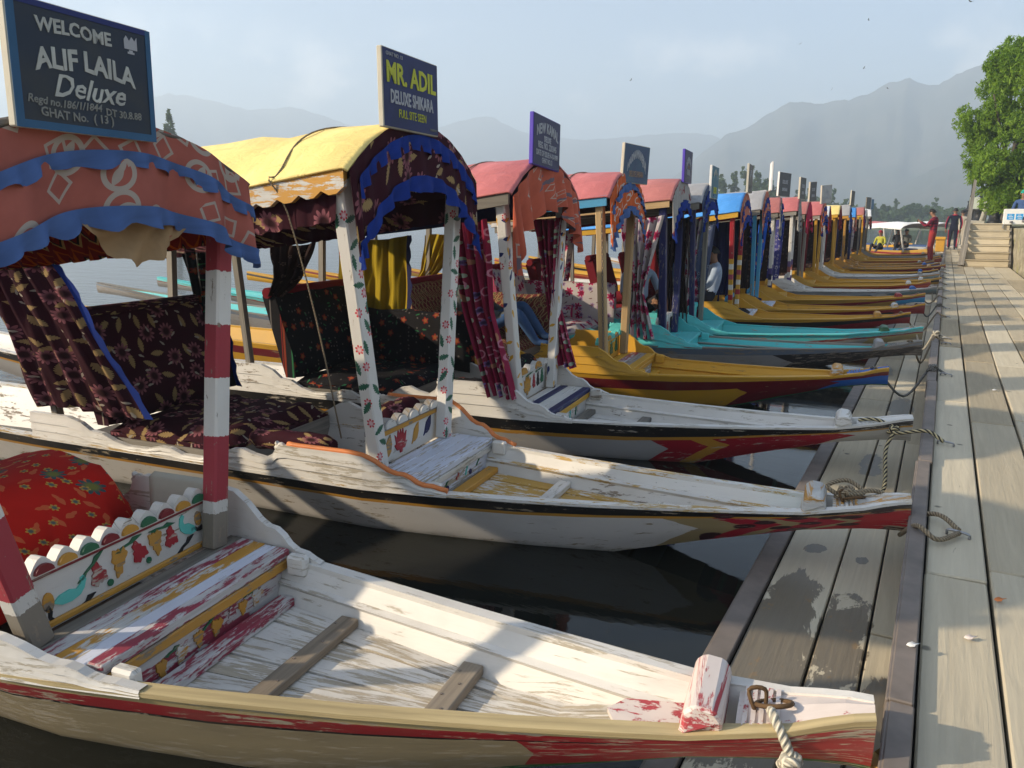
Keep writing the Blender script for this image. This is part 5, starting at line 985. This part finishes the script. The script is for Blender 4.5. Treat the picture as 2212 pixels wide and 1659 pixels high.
fl = ['tall poplar, leftmost of the clump behind the boat signs', 'second poplar of the clump behind the boat signs', 'tallest poplar of the clump behind the boat signs', 'narrow poplar rising beside the sky blue sign', 'round dark tree right of the poplar clump', 'small bushy tree behind the brick red roof', 'pointed tree above the brick red roofs', 'low tree beside the pointed tree', 'upright tree behind the far grey signs', 'dark tree over the green roofed house', 'thin poplar over the far boat roofs', 'broad dark tree above the far white roof', 'thin spire tree on the far shore', 'wide tree behind the photographing man', 'broad tree between the two standing men', 'tall thin poplar between the two standing men', 'low tree behind the concrete wall', 'low bush on the shore behind the blue roofed boat', 'lone tall tree showing behind the dark canopy roof']
for i, (px, D, top, kd, wp) in enumerate(ft): far_tree(px, D, top, kd, fl[i], 20 + i, wp)
mb = MB(); rd = random.Random(8)
for i in range(5200):      # the wooded far shore reads as one low mass
    px = rd.uniform(1480, 2090); D = rd.uniform(190, 260); x, y = px2w(px, D); hgt = 4.2 * (.5 + .5 * abs(mnoise.noise((px * .02, 0, 3)))) + 1.5; z = rd.uniform(.2, hgt); a = Vector((rd.gauss(0, 1), rd.gauss(0, 1), rd.gauss(0, 1))).normalized() * .8; b = Vector((rd.gauss(0, 1), rd.gauss(0, 1), rd.gauss(0, 1))).normalized() * .6; p = Vector((x, y, z)); mb.add([p - a, p + b, p + a, p - b])
tag(obj('shore_scrub', mb, M['leaf'], fix=False), 'low band of scrub along the far shore', 'scrub', kind='stuff')
x, y = px2w(1835, 235); gh = empty('house', (x, y, .3), radians(10)); tag(gh, 'long green roofed house among the far trees', 'house')
mb = MB(); mb.box((-8, -3, 0), (8, 3, 3.2)); obj('wall', mb, M['concrete'], gh); mb = MB(); mb.prism([(-3.6, 3.2), (3.6, 3.2), (0, 4.2)], lambda a, b, t: (t, a, b), -8.6, 8.6); obj('roof', mb, plain('green sheet roof', (.03, .13, .11), .5), gh)
for i in range(6): mb = MB(); mb.box((-6.6 + i * 2.5, -3.06, 1.2), (-5.4 + i * 2.5, -2.98, 2.4)); obj('window', mb, M['indigo'], gh)
mb = MB(); mb.grid([[(px2w(px, D)[0], px2w(px, D)[1], .25 if D > 140 else -.2) for px in (1380, 1600, 1800, 2000, 2100)] for D in (136, 142, 200, 320)]); tag(obj('far_shore', mb, M['grass']), kind='structure')

# ------------------------------------------------------------------ mountains
def rockmat(name, a, b):
    n = NT(name); p = n.pos(); r = n.noise(p, .02, 8, .62); c = n.mix(n.step(r, .35, .7), a, b); return n.done(c, .95, .1)
M['mtn'] = rockmat('wooded mountain side', (.06, .068, .055), (.10, .095, .08))
def range_(name, D, ridge, depth, rough, label, seed, foot=0):
    """a mountain chain whose crest passes through (picture x, y) directions at distance D"""
    x0, x1 = ridge[0][0], ridge[-1][0]; n_ = 150; m_ = 26; rows = []
    for j in range(m_ + 1):
        f = j / m_; row = []        # f 0 at the near foot, .62 crest, 1 the far foot
        for i in range(n_ + 1):
            px = lerp(x0, x1, i / n_); hz = (473 - interp(ridge, px)) * D / 1700 + 1.8
            s_ = f / .62 if f < .62 else 1 - (f - .62) / .38; prof = s_ ** 1.25
            d = D - depth * (.62 - f) / .62; wx, wy = px2w(px, d)
            nz = sum(mnoise.noise((px * .012 * 2 ** o + seed, f * 5 * 2 ** o, seed)) * .5 ** o for o in range(5)); z = hz * (prof * (1 + rough * nz * (1 - s_ ** 6)) + .012 * mnoise.noise((px * .11, seed, 1)) * s_ + .02 * mnoise.noise((px * .04, seed, 5)) * s_)
            row.append((wx, wy, max(-2, z - .5)))
        rows.append(row)
    mb = MB(); mb.grid(rows); tag(obj(name, mb, M['mtn']), label, kind='structure')
K = 1.0
range_('mountain', 1150 * K, [(1380, 440), (1440, 395), (1500, 345), (1560, 302), (1600, 292), (1640, 268), (1690, 243), (1720, 246), (1750, 250), (1800, 246), (1850, 238), (1870, 228), (1895, 218), (1930, 213), (1970, 226), (1990, 228), (2010, 222), (2030, 212), (2080, 199), (2150, 190), (2260, 215), (2500, 330), (2700, 440)], 500, .18, None, 3)
range_('mountain', 1750 * K, [(-500, 430), (-300, 330), (-100, 300), (100, 290), (250, 262), (330, 250), (380, 238), (430, 236), (480, 244), (550, 258), (620, 252), (660, 250), (740, 275), (860, 300), (930, 288), (990, 272), (1030, 262), (1060, 260), (1090, 274), (1130, 292), (1200, 304), (1260, 308), (1330, 305), (1400, 300), (1450, 298), (1520, 300), (1620, 340), (1720, 430)], 600, .15, None, 8)
range_('mountain', 740 * K, [(1800, 470), (1850, 452), (1900, 428), (1950, 405), (2000, 380), (2040, 366), (2100, 345), (2200, 320), (2400, 330), (2600, 420)], 260, .2, None, 15)

# ------------------------------------------------------------------ birds
M['bird'] = plain('dark kite feathers', (.05, .045, .04), .8)
def bird(px, py, D, span, bank, label):
    a = (px - 1106) / 1662; b = -(py - 829.5) / 1662; R_ = cam.rotation_euler.to_matrix(); d = R_ @ Vector((a, b, -1)); p = Vector(cam.location) + d * D
    e = empty('bird', p, radians(bank * 7)); e.scale = (.6,) * 3; e.rotation_euler = (radians(10), radians(bank), radians(30 + bank * 3)); tag(e, label, 'bird', 'kites circling over the lake')
    mb = MB(); mb.tube([(0, -.24, 0), (0, -.12, 0), (0, .08, 0), (0, .2, .02), (0, .26, .01)], [.02, .06, .07, .04, .01], 6); mb.prism([(-.08, -.42), (.08, -.42), (.03, -.2), (-.03, -.2)], lambda u, v, t: (u, v, t), -.005, .005); obj('body', mb, M['bird'], e)
    for sd in (-1, 1): mb = MB(); mb.prism([(0, -.08), (sd * span * .25, -.14), (sd * span * .5, -.10), (sd * span * .5, -.02), (sd * span * .27, .12), (0, .1)], lambda u, v, t: (u, v, t + abs(u) * .25), -.006, .006); obj('wing', mb, M['bird'], e)
for q in ((1363, 173, 130, 1.3, -25, 'kite gliding above the first red roof'), (1876, 43, 130, 1.3, 20, 'kite soaring highest over the big mountain'), (1866, 147, 140, 1.3, 30, 'kite with wings tilted above the mountain shoulder'), (1797, 193, 150, 1.2, 60, 'kite banking steeply over the mountain ridge'), (1728, 95, 130, 1.2, -15, 'small kite far up beside the clouds'), (1917, 191, 140, 1.2, 15, 'tiny kite just above the mountain crest'), (1738, 456, 120, 1.1, 40, 'small kite low over the far trees'), (2097, 3, 60, 1.0, 5, 'kite at the very top of the sky')): bird(*q)

# ------------------------------------------------------------------ people
def skinned(joints, edges, root, mats, labels, name, parent, sub=2):
    """one continuous body grown over a skeleton: joints name -> (xyz, radius)"""
    names = list(joints); idx = {n_: i for i, n_ in enumerate(names)}
    me = bpy.data.meshes.new(name); me.from_pydata([joints[n_][0] for n_ in names], [(idx[a], idx[b]) for a, b in edges], [])
    o = bpy.data.objects.new(name, me); COL.objects.link(o)
    sk = o.modifiers.new('skin', 'SKIN'); sk.use_smooth_shade = True
    for i, n_ in enumerate(names):
        r = joints[n_][1]; sv = me.skin_vertices[0].data[i]; sv.radius = r if isinstance(r, tuple) else (r, r); sv.use_root = (n_ == root)
    sb = o.modifiers.new('sub', 'SUBSURF'); sb.levels = sub; sb.render_levels = sub
    dg = bpy.context.evaluated_depsgraph_get(); m2 = bpy.data.meshes.new_from_object(o.evaluated_get(dg)); bpy.data.objects.remove(o)
    for m in mats: m2.materials.append(m)
    segs = [(Vector(joints[a][0]), Vector(joints[b][0]), labels(a, b)) for a, b in edges]
    for p in m2.polygons:
        c = p.center; best = None
        for a, b, l in segs:
            d = b - a; t = max(0, min(1, (c - a).dot(d) / max(1e-9, d.length_squared))); q = (c - (a + d * t)).length
            if best is None or q < best[0]: best = (q, l)
        p.material_index = best[1]; p.use_smooth = True
    u = m2.uv_layers.new(name='UVMap')
    for lp in m2.loops: v = m2.vertices[lp.vertex_index].co; u.data[lp.index].uv = (v.x + v.y, v.z)
    q = bpy.data.objects.new(name, m2); COL.objects.link(q); q.parent = parent; return q
M['skin'] = plain('brown skin', (.28, .15, .09), .55, var=.08); M['hair'] = plain('black hair', (.012, .010, .009), .6)
n = NT('red plaid shirt'); x, y, _ = n.sep(n.map(n.uv(), (11, 11, 1))); a = n.math('GREATER_THAN', n.math('FRACT', x), .5); b_ = n.math('GREATER_THAN', n.math('FRACT', y), .5)
c = n.mix(n.math('MULTIPLY', n.math('ADD', a, b_), .5), (.26, .015, .03), (.045, .008, .03)); M['plaid'] = n.done(c, .85, .2)
M['brickpants'] = fabric('brick red trousers', (.30, .035, .035)); M['navysuit'] = fabric('navy tracksuit', (.010, .012, .03)); M['denim'] = fabric('blue jeans', (.05, .10, .22)); M['lightshirt'] = fabric('pale blue shirt', (.34, .42, .55)); M['greyshirt'] = fabric('grey patterned shirt', (.10, .105, .10), [dict(kind='leaf', sc=14, R=.4, col=(.05, .05, .05), k=1, dens=.6)]); M['beige'] = fabric('beige kurta', (.40, .36, .30)); M['tealcloth'] = fabric('teal headscarf', (.03, .33, .27)); M['blueshirt'] = fabric('blue shirt', (.05, .09, .2)); M['yellowshirt'] = fabric('yellow shirt', (.42, .4, .06)); M['sandal'] = plain('grey shoes', (.18, .17, .17), .7); M['dark'] = fabric('dark clothing', (.03, .03, .035)); M['redcap'] = fabric('red cap', (.4, .03, .05))
def person(loc, rz, pose, top, legs, label, hair='hair', scale=1.0, beard=False, shoes='sandal'):
    e = empty('person', loc, rz); e.scale = (scale,) * 3; tag(e, label, 'person')
    P = dict(pose); J = {}; E_ = []
    def add(n_, p, r, par=None):
        J[n_] = (tuple(p), r)
        if par: E_.append((par, n_))
    pel = Vector(P.get('pelvis', (0, 0, .93))); ch = Vector(P.get('chest', (0, 0, 1.28))); nk = Vector(P.get('neck', (0, 0, 1.48))); hd = Vector(P.get('head', (0, .02, 1.62)))
    add('pelvis', pel, (.15, .115)); add('waist', pel.lerp(ch, .5), (.14, .105), 'pelvis'); add('chest', ch, (.165, .12), 'waist'); add('sh', ch.lerp(nk, .62), (.12, .10), 'chest'); add('neck', nk, .055, 'sh')
    up = (hd - nk).normalized(); add('jaw', nk.lerp(hd, .55) + Vector(P.get('face', (0, .03, 0))) * .6, (.062, .07), 'neck'); add('head', hd, (.083, .098), 'jaw'); add('crown', hd + up * .07, (.055, .065), 'head')
    for s_, sd in (('l', 1), ('r', -1)):
        d = P[s_]
        add('sho' + s_, d['sho'], .062, 'sh'); add('elb' + s_, d['elb'], .045, 'sho' + s_); add('wri' + s_, d['wri'], .03, 'elb' + s_)
        wri, elb = Vector(d['wri']), Vector(d['elb']); f = (wri - elb).normalized(); side = f.cross(Vector((0, 0, 1))); side = side.normalized() if side.length > .1 else Vector((1, 0, 0))
        palm = wri + f * .075; add('palm' + s_, palm, (.034, .02), 'wri' + s_); bend = Vector(d.get('bend', (0, .02, -.02)))
        for k in range(4): k0 = palm + side * (.026 * (1.5 - k) / 1.5) + f * .03; add(f'f{k}{s_}', k0, .010, 'palm' + s_); add(f'g{k}{s_}', k0 + f * (.045, .05, .048, .038)[k] * .8 + bend, .008, f'f{k}{s_}')
        t0 = wri + f * .04 + side * .035 * sd; add('t' + s_, t0, .010, 'palm' + s_); add('u' + s_, t0 + f * .04 + side * .012 * sd, .009, 't' + s_)
        add('hip' + s_, d['hip'], (.098, .10), 'pelvis'); add('kne' + s_, d['kne'], .066, 'hip' + s_); kn, an = Vector(d['kne']), Vector(d['ank']); add('clf' + s_, kn.lerp(an, .35), .060, 'kne' + s_); add('ank' + s_, d['ank'], .045, 'clf' + s_); add('toe' + s_, d['toe'], (.042, .03), 'ank' + s_)
    mats = [M['skin'], M[top], M[legs], M[shoes]]
    def lab(a, b):
        if b in ('jaw', 'head', 'crown') or a[:3] in ('wri',) or a[:4] == 'palm' or (a[0] in 'fgtu' and a[:3] not in ('toe',)) : return 0
        if b[:3] == 'toe': return 3
        if a[:3] in ('hip', 'kne', 'clf') or b[:3] == 'hip': return 2
        if a[:3] == 'elb' and P.get('short'): return 0
        if b == 'neck': return 1
        return 1
    body = skinned(J, E_, 'pelvis', mats, lab, 'body', e)
    fw = Vector(P.get('face', (0, .03, 0))).normalized(); rt = fw.cross(up).normalized(); mb = MB(); G_ = []
    for i in range(9):
        th = pi * .56 * i / 8; row = []
        for j in range(17):
            a_ = 2 * pi * j / 16; q = rt * (sin(th) * cos(a_) * .098) + fw * (sin(th) * sin(a_) * .112) + up * (cos(th) * .115); k = (1 - .0 * i)
            if sin(a_) > .35 and th > pi * .38: q = q - fw * .022 + up * .02
            row.append(hd + up * .028 - fw * .012 + q * k)
        G_.append(row)
    mb.grid(G_); obj('hair', mb, M[hair], e)
    face = hd + fw * .088
    mb = MB(); mb.tube([face + up * .03, face + up * .0 + fw * .018, face - up * .022 + fw * .022], [.008, .012, .013], 6); obj('nose', mb, M['skin'], e)
    for sd in (-1, 1):
        mb = MB(); c_ = face + rt * (.032 * sd) + up * .022 + fw * .004; mb.tube([c_ - rt * .014, c_ + fw * .004, c_ + rt * .014], [.003, .007, .003], 6); obj('eye', mb, M['hair'], e)
        mb = MB(); c_ = hd + rt * (.090 * sd); mb.tube([c_ - up * .03, c_ + rt * sd * .008, c_ + up * .03], [.006, .016, .012], 6); obj('ear', mb, M['skin'], e)
    mb = MB(); c_ = face - up * .058 - fw * .004; mb.tube([c_ - rt * .022, c_ + fw * .005, c_ + rt * .022], [.003, .007, .003], 6); obj('mouth', mb, M['dred'], e)
    if beard:
        mb = MB(); mb.grid([[nk.lerp(hd, .72 - .1 * i) + rt * (.078 * sin(a_)) + fw * (.09 * cos(a_) - .004) for a_ in [lerp(-1.4, 1.4, j / 10) for j in range(11)]] for i in range(4)]); obj('beard', mb, M['hair'], e, solid=.02)
    return e
def arm(sh, el, wr, bend=None): return dict(sho=sh, elb=el, wri=wr, **({'bend': bend} if bend else {}))
STAND_L = dict(hip=(.09, 0, .88), kne=(.10, .02, .48), ank=(.11, -.03, .08), toe=(.12, .12, .03)); STAND_R = dict(hip=(-.09, 0, .88), kne=(-.10, .03, .48), ank=(-.11, .0, .08), toe=(-.13, .15, .03))
# the man taking a photograph, turned to the lake
bm = BOATS[16]; fx, fy = bm.l2w((bm.L - .7, 0, 0))[:2]
photo = dict(pelvis=(0, 0, .92), chest=(0, -.03, 1.26), neck=(0, .0, 1.46), head=(0, .06, 1.60), l=dict(arm((.19, -.01, 1.40), (.23, .17, 1.16), (.08, .38, 1.30), (-.02, .0, .03)), **STAND_L), r=dict(arm((-.19, -.01, 1.40), (-.23, .17, 1.16), (-.08, .38, 1.30), (.02, .0, .03)), **STAND_R))
person((-.36, 28.5, .46), radians(78), photo, 'plaid', 'brickpants', 'man in red plaid shirt and brick red trousers taking a photograph from the bows', scale=.97, shoes='skin')
mb = MB(); mb.box((-.075, -.006, -.04), (.075, .006, .04)); ph = obj('phone', mb, M['castiron'], bevel=.006); ph.location = (-.36 + .47 * cos(radians(168)), 28.5 + .47 * sin(radians(168)), .46 + 1.30); ph.rotation_euler = (0, 0, radians(78)); tag(ph, 'dark phone held up by the man in the plaid shirt', 'phone')
walkp = dict(head=(0, .0, 1.63), l=dict(arm((.2, 0, 1.40), (.26, -.02, 1.13), (.25, .05, .88)), **STAND_L), r=dict(arm((-.2, 0, 1.40), (-.27, -.05, 1.14), (-.28, .02, .88)), hip=(-.09, 0, .88), kne=(-.10, .10, .50), ank=(-.11, .02, .10), toe=(-.12, .16, .03)))
nvp = person((.30, 40.1, WZ), radians(4), walkp, 'navysuit', 'navysuit', 'man in navy tracksuit with red trim walking away along the walkway', scale=1.04)
for pts in ([(.235, -.03, 1.42), (.30, -.05, 1.15), (.285, .02, .92)], [(-.235, -.03, 1.42), (-.315, -.07, 1.15), (-.315, -.01, .92)], [(-.185, -.04, .85), (-.17, .06, .5), (-.16, -.03, .14)], [(.185, -.04, .85), (.17, -.03, .5), (.16, -.07, .14)]):
    mb = MB(); mb.tube(smoothpath(pts, 4), .018, 6); obj('red_trim', mb, M['pinkred'], nvp)
mb = MB(); mb.tube([(.075 * cos(a), .08 * sin(a) - .01, 1.475) for a in [2 * pi * i / 12 for i in range(13)]], .028, 6); obj('collar', mb, M['pinkred'], nvp)
person((.62, 41.6, WZ), radians(-10), walkp, 'beige', 'beige', 'man in beige clothes half hidden beside the navy tracksuit', scale=1.0)
# sitting people
def sit(kind=0):
    return dict(pelvis=(0, 0, .12), chest=(0, -.06, .46), neck=(0, -.05, .66), head=(0, .0, .80), short=kind == 1, l=dict(arm((.19, -.05, .58), (.25, .04, .32), (.14, .26, .26)), hip=(.10, .04, .12), kne=(.20, .42, .30), ank=(.16, .62, -.02), toe=(.17, .76, -.02)), r=dict(arm((-.19, -.05, .58), (-.26, .04, .34), (-.15, .26, .24)), hip=(-.10, .04, .12), kne=(-.18, .42, .34), ank=(-.14, .66, .0), toe=(-.15, .8, .0)))
w_ = b4.l2w((-1.45, .05, .58)); person(w_, radians(-70), dict(sit(), chest=(0, -.2, .38), neck=(0, -.26, .54), head=(.02, -.24, .68)), 'greyshirt', 'denim', 'man in dark shirt and blue jeans reclining on the seat of the timber posted boat', shoes='denim')
w_ = b6.l2w((-.75, .1, .50)); person(w_, radians(-140), sit(1), 'lightshirt', 'dark', 'bearded man in a light shirt sitting between the navy posts', beard=True)
w_ = b7.l2w((-.35, .2, .50)); person(w_, radians(110), sit(), 'lightshirt', 'dark', 'man in a pale blue shirt seen from behind the slate curtain')
person((1.95, 28.2, 1.75), radians(170), sit(), 'blueshirt', 'dark', 'person in blue shirt and teal headscarf sitting behind the notice box', hair='tealcloth')

# boats lying crossways at the end, with white awnings
def cross_boat(x, y, rz, lab, awn='t_white', hull='h10', people=()):
    e = empty('awning_boat', (x, y, 0), rz); tag(e, lab, 'boat', 'boats with white awnings at the end of the stage')
    xs = [lerp(-2.6, 2.6, i / 16) for i in range(17)]; W_ = lambda q: .62 * (1 - abs(q / 2.6) ** 2.4) + .06; G0 = lambda q: .42 + .16 * abs(q / 2.6) ** 3; mb = MB()
    for sd in (-1, 1): mb.grid([[(q, sd * W_(q), G0(q)), (q, sd * (W_(q) - .02), .25), (q, sd * max(.03, W_(q) - .08), -.08 + .3 * abs(q / 2.6) ** 4)] for q in xs], [[(q, 0), (q, .4), (q, 1)] for q in xs])
    obj('hull', mb, M[hull], e); mb = MB(); mb.grid([[(q, -W_(q) + .04, .22), (q, W_(q) - .04, .22)] for q in xs[1:-1]]); obj('floor', mb, M['ochre'], e)
    mb = MB(); mb.grid([[(q, -.85 * cos(pi * j / 10), 1.42 + .28 * sin(pi * j / 10) - .05 * abs(q)) for j in range(11)] for q in (-1.5, -.7, 0, .7, 1.5)]); obj('awning', mb, M[awn], e, solid=.01)
    for q in (-1.4, 1.4):
        for sd in (-1, 1): mb = MB(); mb.bar((q, sd * .55, .4), (q, sd * .8, 1.42), .05, .05); obj('post', mb, M['white'], e)
    mb = MB(); mb.box((-1.0, -.5, .23), (1.0, .5, .5)); obj('seat', mb, M['blueshirt'], e, bevel=.04); return e
cross_boat(-2.0, 40.5, radians(-52), 'white awninged boat lying crossways with dark figures aboard', hull='h13')
cross_boat(-.9, 46, radians(-50), 'second white awninged boat further behind', hull='h9')
cross_boat(-3.5, 48, radians(-40), 'far awninged boat with red canopy', 't_red', 'h12')
person((-1.9, 40.3, .50), radians(200), sit(), 'dark', 'dark', 'dark figure sitting under the white awning', scale=.95)
person((-1.55, 40.0, .50), radians(150), sit(), 'greyshirt', 'dark', 'person in grey sitting at the edge of the white awning', scale=.95)
person((-2.5, 38.2, .45), radians(160), sit(), 'yellowshirt', 'dark', 'person in yellow shirt and red cap sitting left of the white awning', hair='redcap', scale=.95)
# yellow crate stack beside the navy-suited man
mb = MB(); mb.box((-.32, 37.6, WZ), (.02, 38.0, WZ + .5)); mb.box((-.36, 37.55, WZ + .5), (.04, 38.05, WZ + .62)); tag(obj('crate', mb, M['yellow'], bevel=.02), 'bright yellow crate standing on the stage before the tracksuited man', 'crate')

def bundle(b, p, r, m, lab, sd):
    mb = MB(); P_ = b.l2w(p); mb.grid([[(P_[0] + r * 1.3 * cos(a) * sin(q) * (1 + .35 * mnoise.noise((a * 2, q * 3, sd))), P_[1] + r * sin(a) * sin(q) * (1 + .35 * mnoise.noise((a * 2 + 7, q * 3, sd))), P_[2] + r * .55 * cos(q) * (1 + .4 * mnoise.noise((a, q * 2, sd + 3)))) for a in [2 * pi * i / 20 for i in range(21)]] for q in [pi * .58 * i / 9 for i in range(10)]]); tag(obj('cloth_bundle', mb, M[m]), lab, 'cloth')
bundle(b7, (.16, -.22, .47), .11, 'dark', 'black cloth bundle dropped on the bench of the blue roofed boat', 1)
bundle(b8, (-.02, -.1, .52), .13, 'indigo', 'dark indigo cloth heap beside the light blue posts', 4)
# small litter on the walkway
for i, (x, y, m, lab) in enumerate(((.30, 3.1, 'orange', 'small orange leaf scrap on the walkway plank'), (.20, 2.75, 'pinkwhite', 'curled pale scrap lying on a walkway plank'), (.035, 2.55, 'whiteboard', 'crumpled white paper scrap on the iron edge'), (.47, 7.2, 'whiteboard', 'pale scrap beside a plank joint further along'))):
    z = WZ + .006 if i != 2 else WZ + .036
    mb = MB(); mb.grid([[(x - .012 + .012 * a + .004 * b * b, y - .01 + .01 * b, z + .004 * (a - 1) ** 2 + .003 * b) for a in range(3)] for b in range(3)]); tag(obj('scrap', mb, M[m], solid=.0015), lab, 'litter')

# ------------------------------------------------------------------ haze over lake and mountains
mb = MB(); mb.box((-4200, -1600, -1), (2600, 4200, 262)); hz = obj('haze', mb, M['white']); hz.data.materials.clear()
hm = bpy.data.materials.new('lake haze'); hm.use_nodes = True; t = hm.node_tree; t.nodes.clear(); o_ = t.nodes.new('ShaderNodeOutputMaterial'); v_ = t.nodes.new('ShaderNodeVolumePrincipled')
v_.inputs['Color'].default_value = (.74, .87, 1.0, 1); v_.inputs['Density'].default_value = .0015; v_.inputs['Anisotropy'].default_value = .2
t.links.new(v_.outputs[0], o_.inputs['Volume']); hz.data.materials.append(hm); tag(hz, kind='stuff')
